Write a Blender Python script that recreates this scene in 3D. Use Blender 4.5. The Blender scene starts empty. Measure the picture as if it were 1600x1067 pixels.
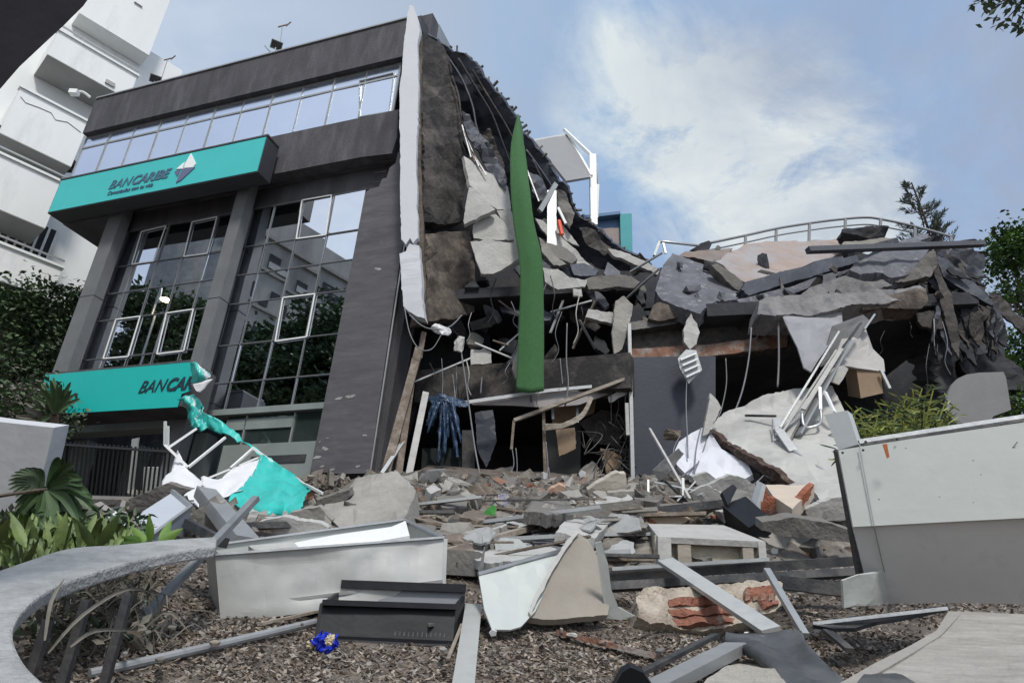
import bpy, bmesh, math, random
from mathutils import Vector, Matrix, noise, Euler
from mathutils.geometry import delaunay_2d_cdt
random.seed(7)
R = random.Random(11)
SC = bpy.context.scene
COL = SC.collection

# ---------------------------------------------------------------- camera
FPX = 1137.0
UPC = Vector((170, 2383, -FPX)).normalized()            # world up seen in the camera frame
FW = Vector((0, 0, -1)); YC = (FW - UPC * FW.dot(UPC)).normalized(); XC = YC.cross(UPC)
ROT = Matrix((XC, YC, UPC))                              # camera -> world
CAM = Vector((0, 0, 1.6))
cd = bpy.data.cameras.new('camera'); cam = bpy.data.objects.new('camera', cd); COL.objects.link(cam)
cd.lens = FPX / 1600 * 36; cd.sensor_width = 36; cd.clip_end = 3000; cd.clip_start = .05
cam.matrix_world = Matrix.Translation(CAM) @ ROT.to_4x4()
SC.camera = cam

def ray(u, v): return ROT @ Vector(((u - 800) / FPX, (533.5 - v) / FPX, -1))
VERT = [0]      # > 0: depths are given at the foot and follow an upright wall as the view climbs
def V(u, v, d):
    r = ray(u, v)
    if VERT[0]: d *= max(1, VERT[0] / r.y)
    return CAM + r * d

# ---------------------------------------------------------------- world, sun, exposure
def N(nt, t, loc=None, **kw):
    n = nt.nodes.new(t)
    for k, x in kw.items(): setattr(n, k, x)
    return n
w = bpy.data.worlds.new('World'); SC.world = w; w.use_nodes = True
nt = w.node_tree; nt.nodes.clear(); L = nt.links.new
SUN_EL, SUN_AZ = math.radians(52), math.radians(172)     # behind the camera, to the left
out = N(nt, 'ShaderNodeOutputWorld'); bg = N(nt, 'ShaderNodeBackground'); L(bg.outputs[0], out.inputs[0])
sky = N(nt, 'ShaderNodeTexSky', sky_type='NISHITA', sun_disc=False, sun_elevation=SUN_EL, sun_rotation=SUN_AZ)
sk = N(nt, 'ShaderNodeVectorMath', operation='SCALE'); sk.inputs['Scale'].default_value = 1.0; L(sky.outputs[0], sk.inputs[0])
tc = N(nt, 'ShaderNodeTexCoord'); sep = N(nt, 'ShaderNodeSeparateXYZ'); L(tc.outputs['Generated'], sep.inputs[0])
def M(op, a, b=None, c=None, clamp=False):
    n = N(nt, 'ShaderNodeMath', operation=op, use_clamp=clamp)
    for i, x in enumerate((a, b, c)):
        if x is None: continue
        if isinstance(x, (int, float)): n.inputs[i].default_value = x
        else: L(x, n.inputs[i])
    return n.outputs[0]
zz = M('ADD', M('MAXIMUM', sep.outputs[2], 0.0), .28)
cv = N(nt, 'ShaderNodeCombineXYZ'); L(M('DIVIDE', sep.outputs[0], zz), cv.inputs[0]); L(M('DIVIDE', sep.outputs[1], zz), cv.inputs[1])
def fbm(sc, det, rough, dist=0.0, off=0):
    n = N(nt, 'ShaderNodeTexNoise'); mp = N(nt, 'ShaderNodeMapping'); mp.inputs['Location'].default_value = (off, off * .7, off)
    L(cv.outputs[0], mp.inputs[0]); L(mp.outputs[0], n.inputs['Vector'])
    n.inputs['Scale'].default_value = sc; n.inputs['Detail'].default_value = det; n.inputs['Roughness'].default_value = rough; n.inputs['Distortion'].default_value = dist
    return n.outputs['Fac']
def ramp(f, *st):
    n = N(nt, 'ShaderNodeValToRGB'); e = n.color_ramp.elements
    for i, (p, c) in enumerate(st):
        x = e[i] if i < 2 else e.new(p)
        x.position = p; x.color = (*c, 1) if len(c) == 3 else c
    L(f, n.inputs[0]); return n.outputs[0]
def mixc(f, a, b):
    n = N(nt, 'ShaderNodeMix', data_type='RGBA')
    for s, x in ((n.inputs[0], f), (n.inputs[6], a), (n.inputs[7], b)):
        if isinstance(x, (int, float)): s.default_value = x
        elif isinstance(x, tuple): s.default_value = (*x, 1)
        else: L(x, s)
    return n.outputs[2]
def lobe(u, v, c0, c1):
    d = ray(u, v).normalized(); vm = N(nt, 'ShaderNodeVectorMath', operation='DOT_PRODUCT')
    nn = N(nt, 'ShaderNodeVectorMath', operation='NORMALIZE'); L(tc.outputs['Generated'], nn.inputs[0]); L(nn.outputs[0], vm.inputs[0]); vm.inputs[1].default_value = d
    return M('DIVIDE', M('SUBTRACT', vm.outputs['Value'], math.cos(math.radians(c0))), math.cos(math.radians(c1)) - math.cos(math.radians(c0)), clamp=True)
K = 9.0   # cloud radiance in the Nishita scale (background strength 0.1 below)
def kc(r, g, b): return (r * K, g * K, b * K)
clear = mixc(.85, sk.outputs[0], kc(.20, .325, .50))
greyc = ramp(fbm(2.3, 9, .64, .5, 5.2), (.3, kc(.19, .235, .36)), (.5, kc(.26, .32, .46)), (.72, kc(.42, .49, .57)))
c1 = ramp(fbm(1.25, 7, .6, .4, 3.1), (.34, (0, 0, 0)), (.58, (1, 1, 1)))
base = mixc(c1, clear, greyc)
wn = M('MULTIPLY_ADD', M('ADD', fbm(2.6, 10, .68, .8, 9.4), fbm(6, 8, .65, .5, 2.4)), 2.0, -1.5)
bright = M('MULTIPLY', M('ADD', lobe(1190, 270, 12, 2), M('ADD', lobe(1010, 130, 9, 2), lobe(1290, 330, 8, 1))), wn, clamp=True)
brf = ramp(bright, (.15, (0, 0, 0)), (.75, (1, 1, 1)))
allc = mixc(M('MULTIPLY', brf, .85), base, kc(.57, .60, .58))
gry = M('MULTIPLY', M('ADD', lobe(1560, 150, 26, 8), lobe(640, 60, 14, 4)), M('MULTIPLY_ADD', fbm(2.8, 9, .65, .6, 21), 4.8, -1.75), clamp=True)
allc = mixc(M('MULTIPLY', M('MINIMUM', gry, 1.0), .85), allc, kc(.24, .285, .375))
pale = M('MULTIPLY', lobe(330, 30, 30, 6), .6)
allc = mixc(pale, allc, kc(.36, .42, .50))
back_ = M('MULTIPLY_ADD', sep.outputs[1], -1.6, .1, clamp=True)  # unseen sky behind the camera, made brighter and greyer to light the scene
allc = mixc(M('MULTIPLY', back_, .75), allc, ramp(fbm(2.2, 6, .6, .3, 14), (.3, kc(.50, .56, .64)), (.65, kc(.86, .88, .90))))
hor = ramp(sep.outputs[2], (.0, (1, 1, 1)), (.30, (0, 0, 0)))
allc = mixc(M('MULTIPLY', hor, .6), allc, kc(.46, .52, .60))
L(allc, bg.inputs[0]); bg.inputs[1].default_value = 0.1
sd = bpy.data.lights.new('sun', 'SUN'); so = bpy.data.objects.new('sun', sd); COL.objects.link(so)
sd.energy = 1.75; sd.angle = math.radians(10); sd.color = (1, .965, .91)
sdir = Vector((math.sin(SUN_AZ) * math.cos(SUN_EL), math.cos(SUN_AZ) * math.cos(SUN_EL), math.sin(SUN_EL)))
so.rotation_euler = sdir.to_track_quat('Z', 'Y').to_euler()
SC.view_settings.view_transform = 'Standard'; SC.view_settings.look = 'None'
SC.view_settings.exposure = 0.72; SC.view_settings.gamma = 1
SC.cycles.max_bounces = 6

# ---------------------------------------------------------------- materials
MATS = {}
def mat(name, col, rough=.85, var=.25, sc=3., bump=.15, metal=0., col2=None, mixsc=1.5, mixr=(.45, .6), spec=.5, streak=False, trans=0, bsc=None, emit=None, coat=0):
    if name in MATS: return MATS[name]
    m = bpy.data.materials.new(name); m.use_nodes = True; n = m.node_tree; b = n.nodes['Principled BSDF']; l = n.links.new
    t = n.nodes.new('ShaderNodeTexCoord'); src = t.outputs['Object']
    if streak:
        mp = n.nodes.new('ShaderNodeMapping'); mp.inputs['Scale'].default_value = streak if isinstance(streak, tuple) else (1, 1, .12); l(src, mp.inputs[0]); src2 = mp.outputs[0]
    else: src2 = src
    a = n.nodes.new('ShaderNodeTexNoise'); a.inputs['Scale'].default_value = sc; a.inputs['Detail'].default_value = 8; a.inputs['Roughness'].default_value = .65; l(src2, a.inputs['Vector'])
    r = n.nodes.new('ShaderNodeValToRGB'); e = r.color_ramp.elements
    e[0].position = .28; e[1].position = .72
    e[0].color = (*[c * (1 - var) for c in col], 1); e[1].color = (*[min(1, c * (1 + var)) for c in col], 1)
    l(a.outputs['Fac'], r.inputs[0]); cur = r.outputs[0]
    if col2:
        a2 = n.nodes.new('ShaderNodeTexNoise'); a2.inputs['Scale'].default_value = mixsc; a2.inputs['Detail'].default_value = 10; a2.inputs['Roughness'].default_value = .7; l(src2, a2.inputs['Vector'])
        r2 = n.nodes.new('ShaderNodeValToRGB'); r2.color_ramp.elements[0].position = mixr[0]; r2.color_ramp.elements[1].position = mixr[1]; l(a2.outputs['Fac'], r2.inputs[0])
        mx = n.nodes.new('ShaderNodeMix'); mx.data_type = 'RGBA'; l(r2.outputs[0], mx.inputs[0]); l(cur, mx.inputs[6]); mx.inputs[7].default_value = (*col2, 1); cur = mx.outputs[2]
    l(cur, b.inputs['Base Color'])
    b.inputs['Roughness'].default_value = rough; b.inputs['Metallic'].default_value = metal; b.inputs['Specular IOR Level'].default_value = spec
    if trans: b.inputs['Transmission Weight'].default_value = trans
    if coat: b.inputs['Coat Weight'].default_value = coat
    if emit: b.inputs['Emission Color'].default_value = (*emit[:3], 1); b.inputs['Emission Strength'].default_value = emit[3]
    if bump:
        a3 = n.nodes.new('ShaderNodeTexNoise'); a3.inputs['Scale'].default_value = bsc or sc * 6; a3.inputs['Detail'].default_value = 8; l(src, a3.inputs['Vector'])
        bp = n.nodes.new('ShaderNodeBump'); bp.inputs['Strength'].default_value = min(1, bump * 3); bp.inputs['Distance'].default_value = .02; l(a3.outputs['Fac'], bp.inputs['Height']); l(bp.outputs[0], b.inputs['Normal'])
    MATS[name] = m; return m
def leafmat(name, c1, c2, rough=.55):
    m = mat(name, c1, rough, .35, 1.2, 0, col2=c2, mixsc=1.1, mixr=(.42, .6)); b = m.node_tree.nodes['Principled BSDF']
    b.inputs['Subsurface Weight'].default_value = 0
    return m
graphite = mat('graphite_render', (.060, .058, .066), .8, .35, 2.6, .15, col2=(.125, .122, .133), mixsc=2.2, mixr=(.48, .75), streak=(1, 1, .25))
graphite_smooth = mat('graphite_plaster', (.082, .080, .088), .7, .2, 2, .06, col2=(.05, .05, .056), mixsc=1.1, streak=(1, 1, .2))
pierm = mat('dark_stone_tile', (.085, .080, .088), .62, .3, 1.2, .1, col2=(.13, .125, .13), mixsc=2.5, mixr=(.55, .75), streak=(1, 1, 5))
colm = mat('column_grey', (.14, .145, .15), .6, .15, 2, .05)
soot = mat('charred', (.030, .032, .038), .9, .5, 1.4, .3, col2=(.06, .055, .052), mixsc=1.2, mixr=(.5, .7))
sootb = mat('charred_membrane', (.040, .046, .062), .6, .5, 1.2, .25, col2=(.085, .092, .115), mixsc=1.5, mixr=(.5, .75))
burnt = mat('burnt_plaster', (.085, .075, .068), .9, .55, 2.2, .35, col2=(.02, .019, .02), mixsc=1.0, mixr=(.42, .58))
burnt2 = mat('burnt_plaster_brown', (.14, .115, .095), .95, .6, 5, .5, col2=(.05, .042, .036), mixsc=2.0, mixr=(.4, .6))
conc = mat('concrete', (.29, .275, .25), .9, .22, 3, .2, col2=(.22, .21, .19), mixsc=1.4, mixr=(.45, .65))
concl = mat('concrete_light', (.40, .395, .375), .85, .2, 3, .18, col2=(.33, .32, .30), mixsc=1.6, mixr=(.5, .68))
concd = mat('concrete_dusty', (.165, .155, .14), .92, .3, 3, .3, col2=(.12, .115, .11), mixsc=1.6)
concb = mat('concrete_sooty', (.115, .117, .135), .9, .35, 3, .3, col2=(.30, .30, .32), mixsc=5, mixr=(.56, .70))
concr = mat('concrete_roof', (.20, .195, .195), .92, .3, 3, .3, col2=(.10, .10, .115), mixsc=2.2, mixr=(.48, .66))
pinkc = mat('screed_pinkish', (.30, .235, .205), .9, .22, 1.5, .2, col2=(.30, .295, .305), mixsc=.9, mixr=(.42, .6))
finw = mat('fin_white', (.56, .575, .61), .6, .05, 1.5, .06, col2=(.62, .62, .62), mixsc=2.2, mixr=(.62, .75))
paint = mat('white_paint', (.74, .75, .76), .6, .08, 1.5, .06, col2=(.52, .52, .51), mixsc=2.2, mixr=(.62, .75))
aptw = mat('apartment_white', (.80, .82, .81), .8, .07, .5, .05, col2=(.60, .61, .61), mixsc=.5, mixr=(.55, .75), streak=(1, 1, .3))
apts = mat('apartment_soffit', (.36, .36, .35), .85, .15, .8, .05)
metg2 = mat('grey_panel_lower', (.68, .68, .67), .45, .06, 2, .03, metal=.1, col2=(.46, .46, .45), mixsc=2, mixr=(.5, .75))
metg = mat('grey_metal_panel', (.42, .425, .41), .42, .08, 2, .03, metal=.15, col2=(.30, .31, .31), mixsc=2.5, mixr=(.5, .75))
metl = mat('pale_metal_panel', (.48, .505, .48), .42, .05, 2, .03, metal=.1, col2=(.44, .45, .42), mixsc=3, mixr=(.52, .8))
alu = mat('aluminium', (.50, .51, .51), .42, .12, 4, .05, metal=.85)
alug = mat('grey_aluminium', (.36, .37, .37), .45, .15, 3, .05, metal=.5)
steel = mat('dark_steel', (.045, .046, .05), .5, .35, 4, .1, metal=.3, col2=(.10, .095, .09), mixsc=3)
blackm = mat('black_enamel', (.009, .010, .013), .55, .2, 3, .04, col2=(.03, .03, .034), mixsc=4, mixr=(.55, .8), spec=.3)
navy = mat('navy_panel', (.022, .026, .042), .55, .2, 2, .05)
tealu = mat('teal_vinyl_bright', (.05, .50, .49), .42, .06, .7, .03)
teal = mat('teal_vinyl', (.010, .41, .375), .42, .06, .7, .03)
tealb = mat('teal_banner', (.035, .47, .42), .38, .12, 2, .1, col2=(.02, .38, .35), mixsc=4, mixr=(.5, .7))
whiteb = mat('banner_back', (.70, .70, .72), .5, .06, 2, .05)
logow = mat('logo_white', (.85, .87, .86), .5, .03, 2, 0)
logod = mat('logo_slate', (.13, .14, .25), .5, .05, 2, 0)
textd = mat('lettering_slate', (.07, .14, .21), .5, .05, 2, 0)
textk = mat('lettering_dark', (.012, .03, .045), .5, .05, 2, 0)
wood = mat('wood_plank', (.30, .265, .22), .85, .25, 3, .15, col2=(.18, .15, .12), mixsc=2, streak=(.3, 4, 4))
woodd = mat('weathered_wood', (.15, .12, .095), .9, .4, 4, .25, col2=(.26, .23, .20), mixsc=4, mixr=(.5, .7))
plyw = mat('brown_board', (.24, .17, .11), .8, .15, 3, .05)
brick = mat('clay_brick', (.36, .125, .07), .9, .25, 6, .3, col2=(.40, .34, .28), mixsc=5, mixr=(.5, .62))
mortar = mat('mortar', (.43, .38, .31), .95, .25, 8, .5, col2=(.27, .22, .18), mixsc=3)
green = mat('green_carpet', (.042, .125, .042), .95, .12, 12, .25, bsc=90)
bluep = mat('blue_plastic', (.025, .05, .10), .22, .4, 8, .2, col2=(.14, .20, .30), mixsc=9, mixr=(.52, .66))  # lighter blue patches are highlights painted into the colour
bluebag = mat('blue_bag', (.015, .04, .55), .25, .3, 8, .15, col2=(.01, .02, .25), mixsc=6)
rust = mat('rusty_steel', (.20, .10, .065), .85, .3, 6, .2, col2=(.28, .25, .23), mixsc=4)
ringm = mat('planter_concrete', (.34, .345, .34), .85, .2, 9, .3, col2=(.20, .205, .20), mixsc=4, mixr=(.5, .72))
rubber = mat('black_membrane', (.045, .048, .052), .5, .25, 3, .12, col2=(.085, .088, .09), mixsc=2)
cablem = mat('cable_grey', (.16, .165, .18), .6, .2, 4, 0)
cablek = mat('cable_black', (.02, .02, .022), .6, .2, 4, 0)
orange = mat('orange_red', (.72, .09, .04), .5, .1, 4, 0)
mulch = mat('mulch_soil', (.16, .135, .115), 1, .5, 14, .6, col2=(.07, .055, .045), mixsc=5)
dirt = mat('rubble_dust', (.20, .18, .155), 1, .4, 6, .6, col2=(.10, .09, .08), mixsc=2)
asphalt = mat('asphalt', (.05, .05, .052), .9, .3, 20, .2)
bark = mat('bark', (.10, .08, .06), .95, .4, 6, .5)
leafd = leafmat('leaf_dark', (.085, .125, .065), (.042, .070, .036))
rail_ = mat('mullion_grey', (.16, .165, .17), .5, .1, 3, 0)
leafm = leafmat('leaf_mid', (.055, .105, .035), (.030, .062, .024))
leafb = leafmat('leaf_bright', (.13, .24, .035), (.06, .13, .028), .45)
bamb = leafmat('leaf_bamboo', (.36, .39, .09), (.20, .24, .06))
dry = leafmat('leaf_dry', (.20, .19, .16), (.11, .10, .08), .9)
conif = leafmat('leaf_conifer', (.11, .14, .11), (.07, .095, .075))
tealw = mat('teal_wall', (.05, .30, .32), .7, .1, 2, .05)
bluew = mat('blue_wall', (.10, .19, .33), .7, .1, 2, .05)
canop = mat('canopy_fabric', (.24, .24, .245), .8, .06, 2, .03)  # base darkened for the shade on the awning's underside
white = mat('white_enamel', (.78, .79, .78), .5, .05, 2, 0)
iron = mat('fence_iron', (.02, .022, .023), .6, .2, 3, 0)
GL = {}
def glassm(name, tint, rough=.012, metal=1.0):
    m = mat(name, tint, rough, .04, .6, 0, metal=metal, spec=.5)
    return m
glass = glassm('reflective_glass', (.66, .70, .76))
glassu = glassm('window_band_glass', (.60, .67, .80), .16, .8)
glassg = mat('ground_floor_glass', (.035, .05, .048), .05, .2, 2, 0, metal=.25, spec=.9)
lampm = mat('lamp_glow', (1, .85, .5), .5, 0, 1, 0, emit=(1, .80, .42, 40))
dimw = mat('dim_ground_wall', (.20, .23, .22), .7, .15, 1.5, .05)

# ---------------------------------------------------------------- object helpers
WL = {}
def tag(o, label=None, cat=None, group=None, kind=None):
    if label: o['label'] = label
    if cat: o['category'] = cat
    if group: o['group'] = group
    if kind: o['kind'] = kind
    return o
def thing(name, label, cat, loc, group=None):
    o = bpy.data.objects.new(name, None); o.empty_display_size = .2; COL.objects.link(o)
    o.location = loc; WL[o.name] = Vector(loc); return tag(o, label, cat, group)
def obj(name, vs, fs, m, parent=None, smooth=False, mi=None):
    vs = [Vector(v) for v in vs]
    lo = Vector((min(v[i] for v in vs) for i in range(3))); hi = Vector((max(v[i] for v in vs) for i in range(3)))
    org = Vector(((lo.x + hi.x) / 2, (lo.y + hi.y) / 2, lo.z))
    me = bpy.data.meshes.new(name); me.from_pydata([v - org for v in vs], [], fs)
    for x in (m if isinstance(m, (list, tuple)) else [m]): me.materials.append(x)
    if mi: me.polygons.foreach_set('material_index', mi)
    if smooth: me.polygons.foreach_set('use_smooth', [True] * len(me.polygons))
    bm = bmesh.new(); bm.from_mesh(me); bmesh.ops.recalc_face_normals(bm, faces=bm.faces); bm.to_mesh(me); bm.free()
    me.update()
    o = bpy.data.objects.new(name, me); COL.objects.link(o); WL[o.name] = org
    if parent: o.parent = parent; o.location = org - WL[parent.name]
    else: o.location = org
    return o
def struct(name, vs, fs, m, smooth=False, kind='structure'):
    o = obj(name, vs, fs, m, None, smooth); o['kind'] = kind; return o

class MB:
    def __init__(s): s.v = []; s.f = []; s.mi = []; s.cm = 0
    def add(s, vs, fs):
        k = len(s.v); s.v += [Vector(v) for v in vs]; s.f += [tuple(i + k for i in f) for f in fs]; s.mi += [s.cm] * len(fs); return s
    def hexa(s, p):      # 8 points: bottom ring 0-3, top ring 4-7
        return s.add(p, [(3, 2, 1, 0), (4, 5, 6, 7), (0, 1, 5, 4), (1, 2, 6, 5), (2, 3, 7, 6), (3, 0, 4, 7)])
    def box(s, c, sx, sy, sz, rot=None):
        r = rot or Matrix.Identity(3); c = Vector(c)
        return s.hexa([c + r @ Vector((x * sx / 2, y * sy / 2, z * sz / 2)) for z in (-1, 1) for x, y in ((-1, -1), (1, -1), (1, 1), (-1, 1))])
    def bar(s, p, q, w, h=None, up=None, twist=0):
        h = h or w; p = Vector(p); q = Vector(q); z = (q - p).normalized(); u = Vector(up) if up else Vector((0, 0, 1))
        if abs(z.dot(u)) > .97: u = Vector((0, 1, 0))
        x = z.cross(u).normalized(); y = x.cross(z)
        if twist: x, y = x * math.cos(twist) + y * math.sin(twist), y * math.cos(twist) - x * math.sin(twist)
        r = [x * (a * w / 2) + y * (b * h / 2) for a, b in ((-1, -1), (1, -1), (1, 1), (-1, 1))]
        return s.hexa([p + i for i in r] + [q + i for i in r])
    def tube(s, pts, r, n=7, smooth=True):
        pts = [Vector(p) for p in pts]
        if smooth and len(pts) > 2: pts = catmull(pts, 5)
        rr = r if callable(r) else (lambda t: r)
        k = len(s.v); fs = []; m = len(pts); vs = []; px = None
        for i, p in enumerate(pts):
            t = (pts[min(i + 1, m - 1)] - pts[max(i - 1, 0)]).normalized()
            if px is None: px = t.cross(Vector((.3, .2, .93))).normalized()
            px = (px - t * px.dot(t)).normalized(); y = t.cross(px); ra = rr(i / (m - 1))
            vs += [p + (px * math.cos(a) + y * math.sin(a)) * ra for a in [2 * math.pi * j / n for j in range(n)]]
        for i in range(m - 1):
            for j in range(n): fs.append((i * n + j, i * n + (j + 1) % n, (i + 1) * n + (j + 1) % n, (i + 1) * n + j))
        fs.append(tuple(range(n))[::-1]); fs.append(tuple((m - 1) * n + j for j in range(n)))
        return s.add(vs, fs)
    def lathe(s, c, prof, n=14, rot=None):
        rot = rot or Matrix.Identity(3); c = Vector(c); vs = []; fs = []
        for r, z in prof: vs += [c + rot @ Vector((r * math.cos(2 * math.pi * j / n), r * math.sin(2 * math.pi * j / n), z)) for j in range(n)]
        for i in range(len(prof) - 1):
            for j in range(n): fs.append((i * n + j, i * n + (j + 1) % n, (i + 1) * n + (j + 1) % n, (i + 1) * n + j))
        fs.append(tuple(range(n))[::-1]); fs.append(tuple((len(prof) - 1) * n + j for j in range(n)))
        return s.add(vs, fs)
    def prism(s, poly, d):
        n = len(poly); d = Vector(d); poly = [Vector(p) for p in poly]
        return s.add(poly + [p + d for p in poly], [tuple(range(n))[::-1], tuple(range(n, 2 * n))] + [(i, (i + 1) % n, n + (i + 1) % n, n + i) for i in range(n)])
    def build(s, name, m, parent=None, smooth=False):
        return obj(name, s.v, s.f, m, parent, smooth, s.mi if isinstance(m, (list, tuple)) else None)
def catmull(p, k):
    out = []
    for i in range(len(p) - 1):
        a, b, c, d = p[max(i - 1, 0)], p[i], p[i + 1], p[min(i + 2, len(p) - 1)]
        for j in range(k):
            t = j / k; out.append(.5 * ((2 * b) + (c - a) * t + (2 * a - 5 * b + 4 * c - d) * t * t + (3 * b - a - 3 * c + d) * t ** 3))
    return out + [p[-1]]

# ---------------------------------------------------------------- ground height and picking
def sst(a, b, x): t = max(0, min(1, (x - a) / (b - a))); return t * t * (3 - 2 * t)
CA, SA = math.cos(math.radians(18)), math.tan(math.radians(18))
def T(x, y):
    cap = 9.3 + 5.3 * sst(-3.1, -1.3, x); yy = min(y, cap); z = 1.6 - 1.2 / CA + SA * yy + .55 * sst(7, 12, yy) * sst(-3.1, -1.3, x)
    if y < -.9: z = 1.6 - 1.2 / CA - SA * .9
    nz = noise.noise(Vector((x * .8, y * .8, 0))) * .05 + noise.noise(Vector((x * 2.5, y * 2.5, 3))) * .018
    return z + nz * sst(-1, 1.5, y) * (1 - sst(20, 40, abs(x)))
def G(u, v, h=0, dmax=14.5):
    r = ray(u, v); d = .6
    while d < dmax:
        p = CAM + r * d
        if p.z <= T(p.x, p.y) + h: break
        d += .03
    return CAM + r * d
def GD(u, v, h=0, dmax=14.5): return (G(u, v, h, dmax) - CAM).dot(ROT @ Vector((0, 0, -1)))
class Pl:
    def __init__(s, o, vp):
        s.o = Vector(o); s.h = (ROT @ Vector(vp)).normalized(); s.z = Vector((0, 0, 1))
        s.h.z = 0; s.h.normalize()
        s.n = s.h.cross(s.z)
        if s.n.dot(CAM - s.o) < 0: s.n = -s.n
    def hit(s, u, v, off=0):
        r = ray(u, v); q = s.o + s.n * off; t = (q - CAM).dot(s.n) / r.dot(s.n); p = CAM + r * t - s.o
        return p.dot(s.h), p.z
    def W(s, a, z, off=0): return s.o + s.h * a + s.z * z + s.n * off
    def P(s, u, v, off=0): return s.W(*s.hit(u, v, off), off)
    def box(s, mb, s0, s1, z0, z1, o0, o1):
        return mb.hexa([s.W(a, z, o) for z in (z0, z1) for a, o in ((s0, o0), (s1, o0), (s1, o1), (s0, o1))])
    def mirror(s, p, off=0): q = s.o + s.n * off; return p - s.n * (2 * (p - q).dot(s.n))

def invdepth(pl):      # plane through three (u, v, depth)
    (a, b, c) = pl; A = Matrix(((1, a[0], a[1]), (1, b[0], b[1]), (1, c[0], c[1]))); x = A.inverted() @ Vector((1 / a[2], 1 / b[2], 1 / c[2]))
    return lambda u, v: 1 / (x[0] + x[1] * u + x[2] * v)
GROUND = [False]
def slab(name, label, cat, pts, d, th=.06, m=None, du=0, dv=0, jag=0, bump=0, res=0, parent=None, group=None, smooth=False, bsc=1.5, seed=0, back=None):
    """broken plate: outline in photo pixels laid on one plane at real distance, given real thickness, broken edge and unevenness"""
    rg = random.Random(hash((round(pts[0][0]), round(pts[0][1]), seed)) & 0xffff)
    cu = sum(p[0] for p in pts) / len(pts); cvv = sum(p[1] for p in pts) / len(pts)
    D = invdepth(d) if isinstance(d, (list, tuple)) else (lambda u, v: d / (1 - ((u - cu) * du + (v - cvv) * dv) / 100))
    if GROUND[0] and parent is None:
        kk = min([1] + [GD(p[0], p[1], .08) / D(p[0], p[1]) for p in pts if p[1] > 745])
        if kk < 1: D0 = D; D = lambda u, v: D0(u, v) * kk
    out = []
    n = len(pts)
    for i in range(n):
        a = Vector(pts[i][:2]); b = Vector(pts[(i + 1) % n][:2]); ln = (b - a).length; k = max(1, int(ln / 4.5)) if jag else 1
        out.append(a)
        nn = Vector((-(b - a).y, (b - a).x)).normalized()
        ph = rg.uniform(0, 99)
        for j in range(1, k):
            s_ = ln * j / k; env = min(1, 3 * j / k, 3 * (k - j) / k)
            out.append(a.lerp(b, (j + rg.uniform(-.35, .35)) / k) + nn * jag * env * (1.9 * noise.noise(Vector((s_ * .045, ph, 0))) + 1.3 * noise.noise(Vector((s_ * .16, ph, 5))) + rg.gauss(0, .12)))
    bnd = len(out); vs = [Vector(p) for p in out]
    if res:
        u0, u1 = min(p.x for p in vs), max(p.x for p in vs); v0, v1 = min(p.y for p in vs), max(p.y for p in vs); y = v0 + res / 2
        while y < v1:
            x = u0 + res / 2
            while x < u1: vs.append(Vector((x + rg.uniform(-.3, .3) * res, y + rg.uniform(-.3, .3) * res))); x += res
            y += res
    r = delaunay_2d_cdt(vs, [], [list(range(bnd))], 1, 1e-4)
    p2, fs = r[0], [tuple(f) for f in r[2]]
    used = sorted({i for f in fs for i in f}); ix = {k: i for i, k in enumerate(used)}; p2 = [p2[k] for k in used]; fs = [tuple(ix[i] for i in f) for f in fs]
    a, b, c = (V(x, y, D(x, y)) for x, y in ((cu, cvv), (cu + 10, cvv), (cu, cvv + 10)))
    nrm = (b - a).cross(c - a).normalized()
    if nrm.dot(a - CAM) < 0: nrm = -nrm                 # away from the camera
    fr = []
    for p in p2:
        q = V(p.x, p.y, D(p.x, p.y))
        if bump: q += nrm * (noise.noise(q * bsc + Vector((seed, 0, 0))) * bump + noise.noise(q * bsc * 4.3) * bump * .3)
        fr.append(q)
    k = len(fr); bk = [q + nrm * th for q in fr]
    ec = {}
    for f in fs:
        for i in range(len(f)):
            e = (f[i], f[(i + 1) % len(f)]); ec[tuple(sorted(e))] = ec.get(tuple(sorted(e)), []) + [e]
    side = [(e[0][0], e[0][1], e[0][1] + k, e[0][0] + k) for e in ec.values() if len(e) == 1]
    allf = fs + [tuple(i + k for i in f[::-1]) for f in fs] + side
    ms = m; mi = None
    if back: ms = [m, back]; mi = [0] * len(fs) + [1] * (len(fs) + len(side))
    o = obj(name, fr + bk, allf, ms, parent, smooth, mi)
    if label: tag(o, label, cat, group)
    return o
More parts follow.
